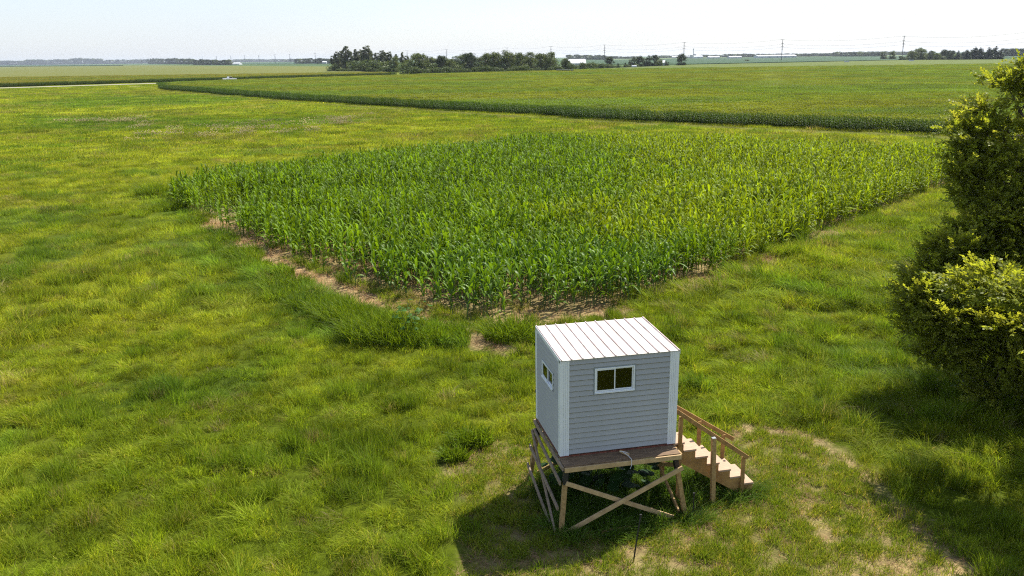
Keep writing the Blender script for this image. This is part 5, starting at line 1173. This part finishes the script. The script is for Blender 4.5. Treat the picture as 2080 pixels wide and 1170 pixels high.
MB().tube([(5, 0, 0), (5, 0, 12), (5, 0, 14.5)], [4, 4, 0.4], 14).build('silo', M['barn_grey'], e); MB().tube([(-6, 0, 0), (-6, 0, 10), (-6, 0, 12)], [4, 4, 0.4], 14).build('silo', M['barn_grey'], e)

# ------------------------------------------------------------------ vehicles
def wheels(e, xs, y0, y1, r=0.33):
    for x_ in xs:
        for yy in (y0, y1):
            MB().tube([(x_, yy - 0.11, r), (x_, yy + 0.11, r)], r, 14).build('wheel', M['tyre'], e)
# white pickup on the gravel road
rp = ROAD_A + rdir * 0; px_, py_ = ground(467, 165)[:2]; tt = np.dot(np.array([px_, py_]) - ROAD_A, rdir); cp = ROAD_A + rdir * tt
car = tag(empty('parked_car', (cp[0], cp[1], 0.06), math.atan2(rdir[1], rdir[0])), 'small white pickup driving on the gravel road between the maize fields', 'car'); car.scale = (1.15, 1.15, 1.15)
def prism_y(pts, y0, y1): 
    n = len(pts); V = [(a, y0, b_) for a, b_ in pts] + [(a, y1, b_) for a, b_ in pts]
    return MB().add(V, [tuple(range(n)), tuple(range(2 * n - 1, n - 1, -1))] + [(i, (i + 1) % n, (i + 1) % n + n, i + n) for i in range(n)])
prism_y([(-2.7, 0.5), (2.8, 0.5), (2.85, 0.95), (2.5, 1.15), (1.3, 1.22), (0.6, 1.85), (-0.6, 1.9), (-0.75, 1.25), (-2.7, 1.25)], -0.95, 0.95).build('body', M['car_white'], car)
prism_y([(0.62, 1.25), (1.15, 1.25), (0.55, 1.77), (-0.5, 1.8), (-0.55, 1.25)], -0.965, 0.965).build('window', M['dark_open'], car)
MB().box((2.84, -0.85, 0.75), (2.88, -0.5, 0.95)).build('headlight', M['barn_grey'], car); MB().box((2.84, 0.5, 0.75), (2.88, 0.85, 0.95)).build('headlight', M['barn_grey'], car)
wheels(car, (-1.8, 1.8), -0.9, 0.9, 0.4); car.location.z = 1.3 if False else 0.06
# blue cab with a long dark trailer at the end of the grove
g0 = ground(1130, 149.6); g1 = ground(1168, 149.0); Lk = abs(g1[0] - g0[0])
tk = tag(empty('semi_truck', (g0[0], g0[1], 0), 0.0), 'long dark semi trailer with a blue cab parked at the right end of the grove', 'truck'); kx = Lk / 16.5; tk.scale = (kx, kx, kx)
MB().box((0, -1.25, 1.2), (12.2, 1.25, 3.3)).build('trailer', M['trailer'], tk); MB().box((-0.05, -1.28, 3.3), (12.25, 1.28, 3.42)).build('trailer_top', M['barn_grey'], tk)
prism_y([(12.7, 0.9), (16.4, 0.9), (16.5, 1.9), (15.2, 2.2), (14.8, 3.2), (12.7, 3.3)], -1.2, 1.2).build('cab', M['blue_paint'], tk)
prism_y([(14.95, 2.25), (15.12, 2.22), (14.78, 3.05), (14.0, 3.05), (14.0, 2.25)], -1.215, 1.215).build('cab_window', M['dark_open'], tk)
wheels(tk, (1.2, 2.4, 12.9, 14.1, 15.8), -1.05, 1.05, 0.52)
for px0, py0, lb, mt in ((1288, 140.0, 'small white tank at the foot of the dark clump of trees', 'barn_white'), (1852, 126.6, 'tiny white van in front of the far right grove', 'barn_white'), (1721, 129.0, 'tiny white car on the far edge of the big maize field', 'barn_white')):
    g_ = ground(px0, py0); kk_ = g_[1] / 700
    e = tag(empty('distant_tank' if 'tank' in lb else 'distant_car', (g_[0], g_[1], 0)), lb, 'tank' if 'tank' in lb else 'car'); e.scale = (kk_, kk_, kk_)
    if 'tank' in lb:
        MB().tube([(-2, 0, 1.9), (-1.9, 0, 1.9), (1.9, 0, 1.9), (2, 0, 1.9)], [0.6, 0.95, 0.95, 0.6], 12).build('tank', M[mt], e); MB().box((-1.4, -0.6, 0), (-1.2, 0.6, 1.2)).build('leg', M['steel'], e); MB().box((1.2, -0.6, 0), (1.4, 0.6, 1.2)).build('leg', M['steel'], e)
    else:
        prism_y([(-2.3, 0.5), (2.3, 0.5), (2.3, 1.1), (1.2, 1.3), (0.6, 2.0), (-2.2, 2.1)], -0.95, 0.95).build('body', M[mt], e); wheels(e, (-1.5, 1.5), -0.9, 0.9, 0.38)

# ------------------------------------------------------------------ air
if HAZE:
    V = [(-9500, -950, -1.5), (9500, -950, -1.5), (9500, 14500, -1.5), (-9500, 14500, -1.5), (-9500, -950, 60), (9500, -950, 60), (9500, 14500, 60), (-9500, 14500, 60)]
    hm = bpy.data.materials.new('haze_air'); hm.use_nodes = True; t = hm.node_tree; t.nodes.clear(); o = t.nodes.new('ShaderNodeOutputMaterial')
    pv = t.nodes.new('ShaderNodeVolumePrincipled'); pv.inputs['Color'].default_value = (0.82, 0.90, 1.0, 1); pv.inputs['Density'].default_value = HAZE; pv.inputs['Anisotropy'].default_value = 0.3
    t.links.new(pv.outputs[0], o.inputs['Volume'])
    hz = MB().add(V, [(3, 2, 1, 0), (4, 5, 6, 7), (0, 1, 5, 4), (1, 2, 6, 5), (2, 3, 7, 6), (3, 0, 4, 7)]).build('haze', hm); tag(hz, kind='stuff')
print('GRASS', n_grass, 'objects', len(bpy.data.objects))
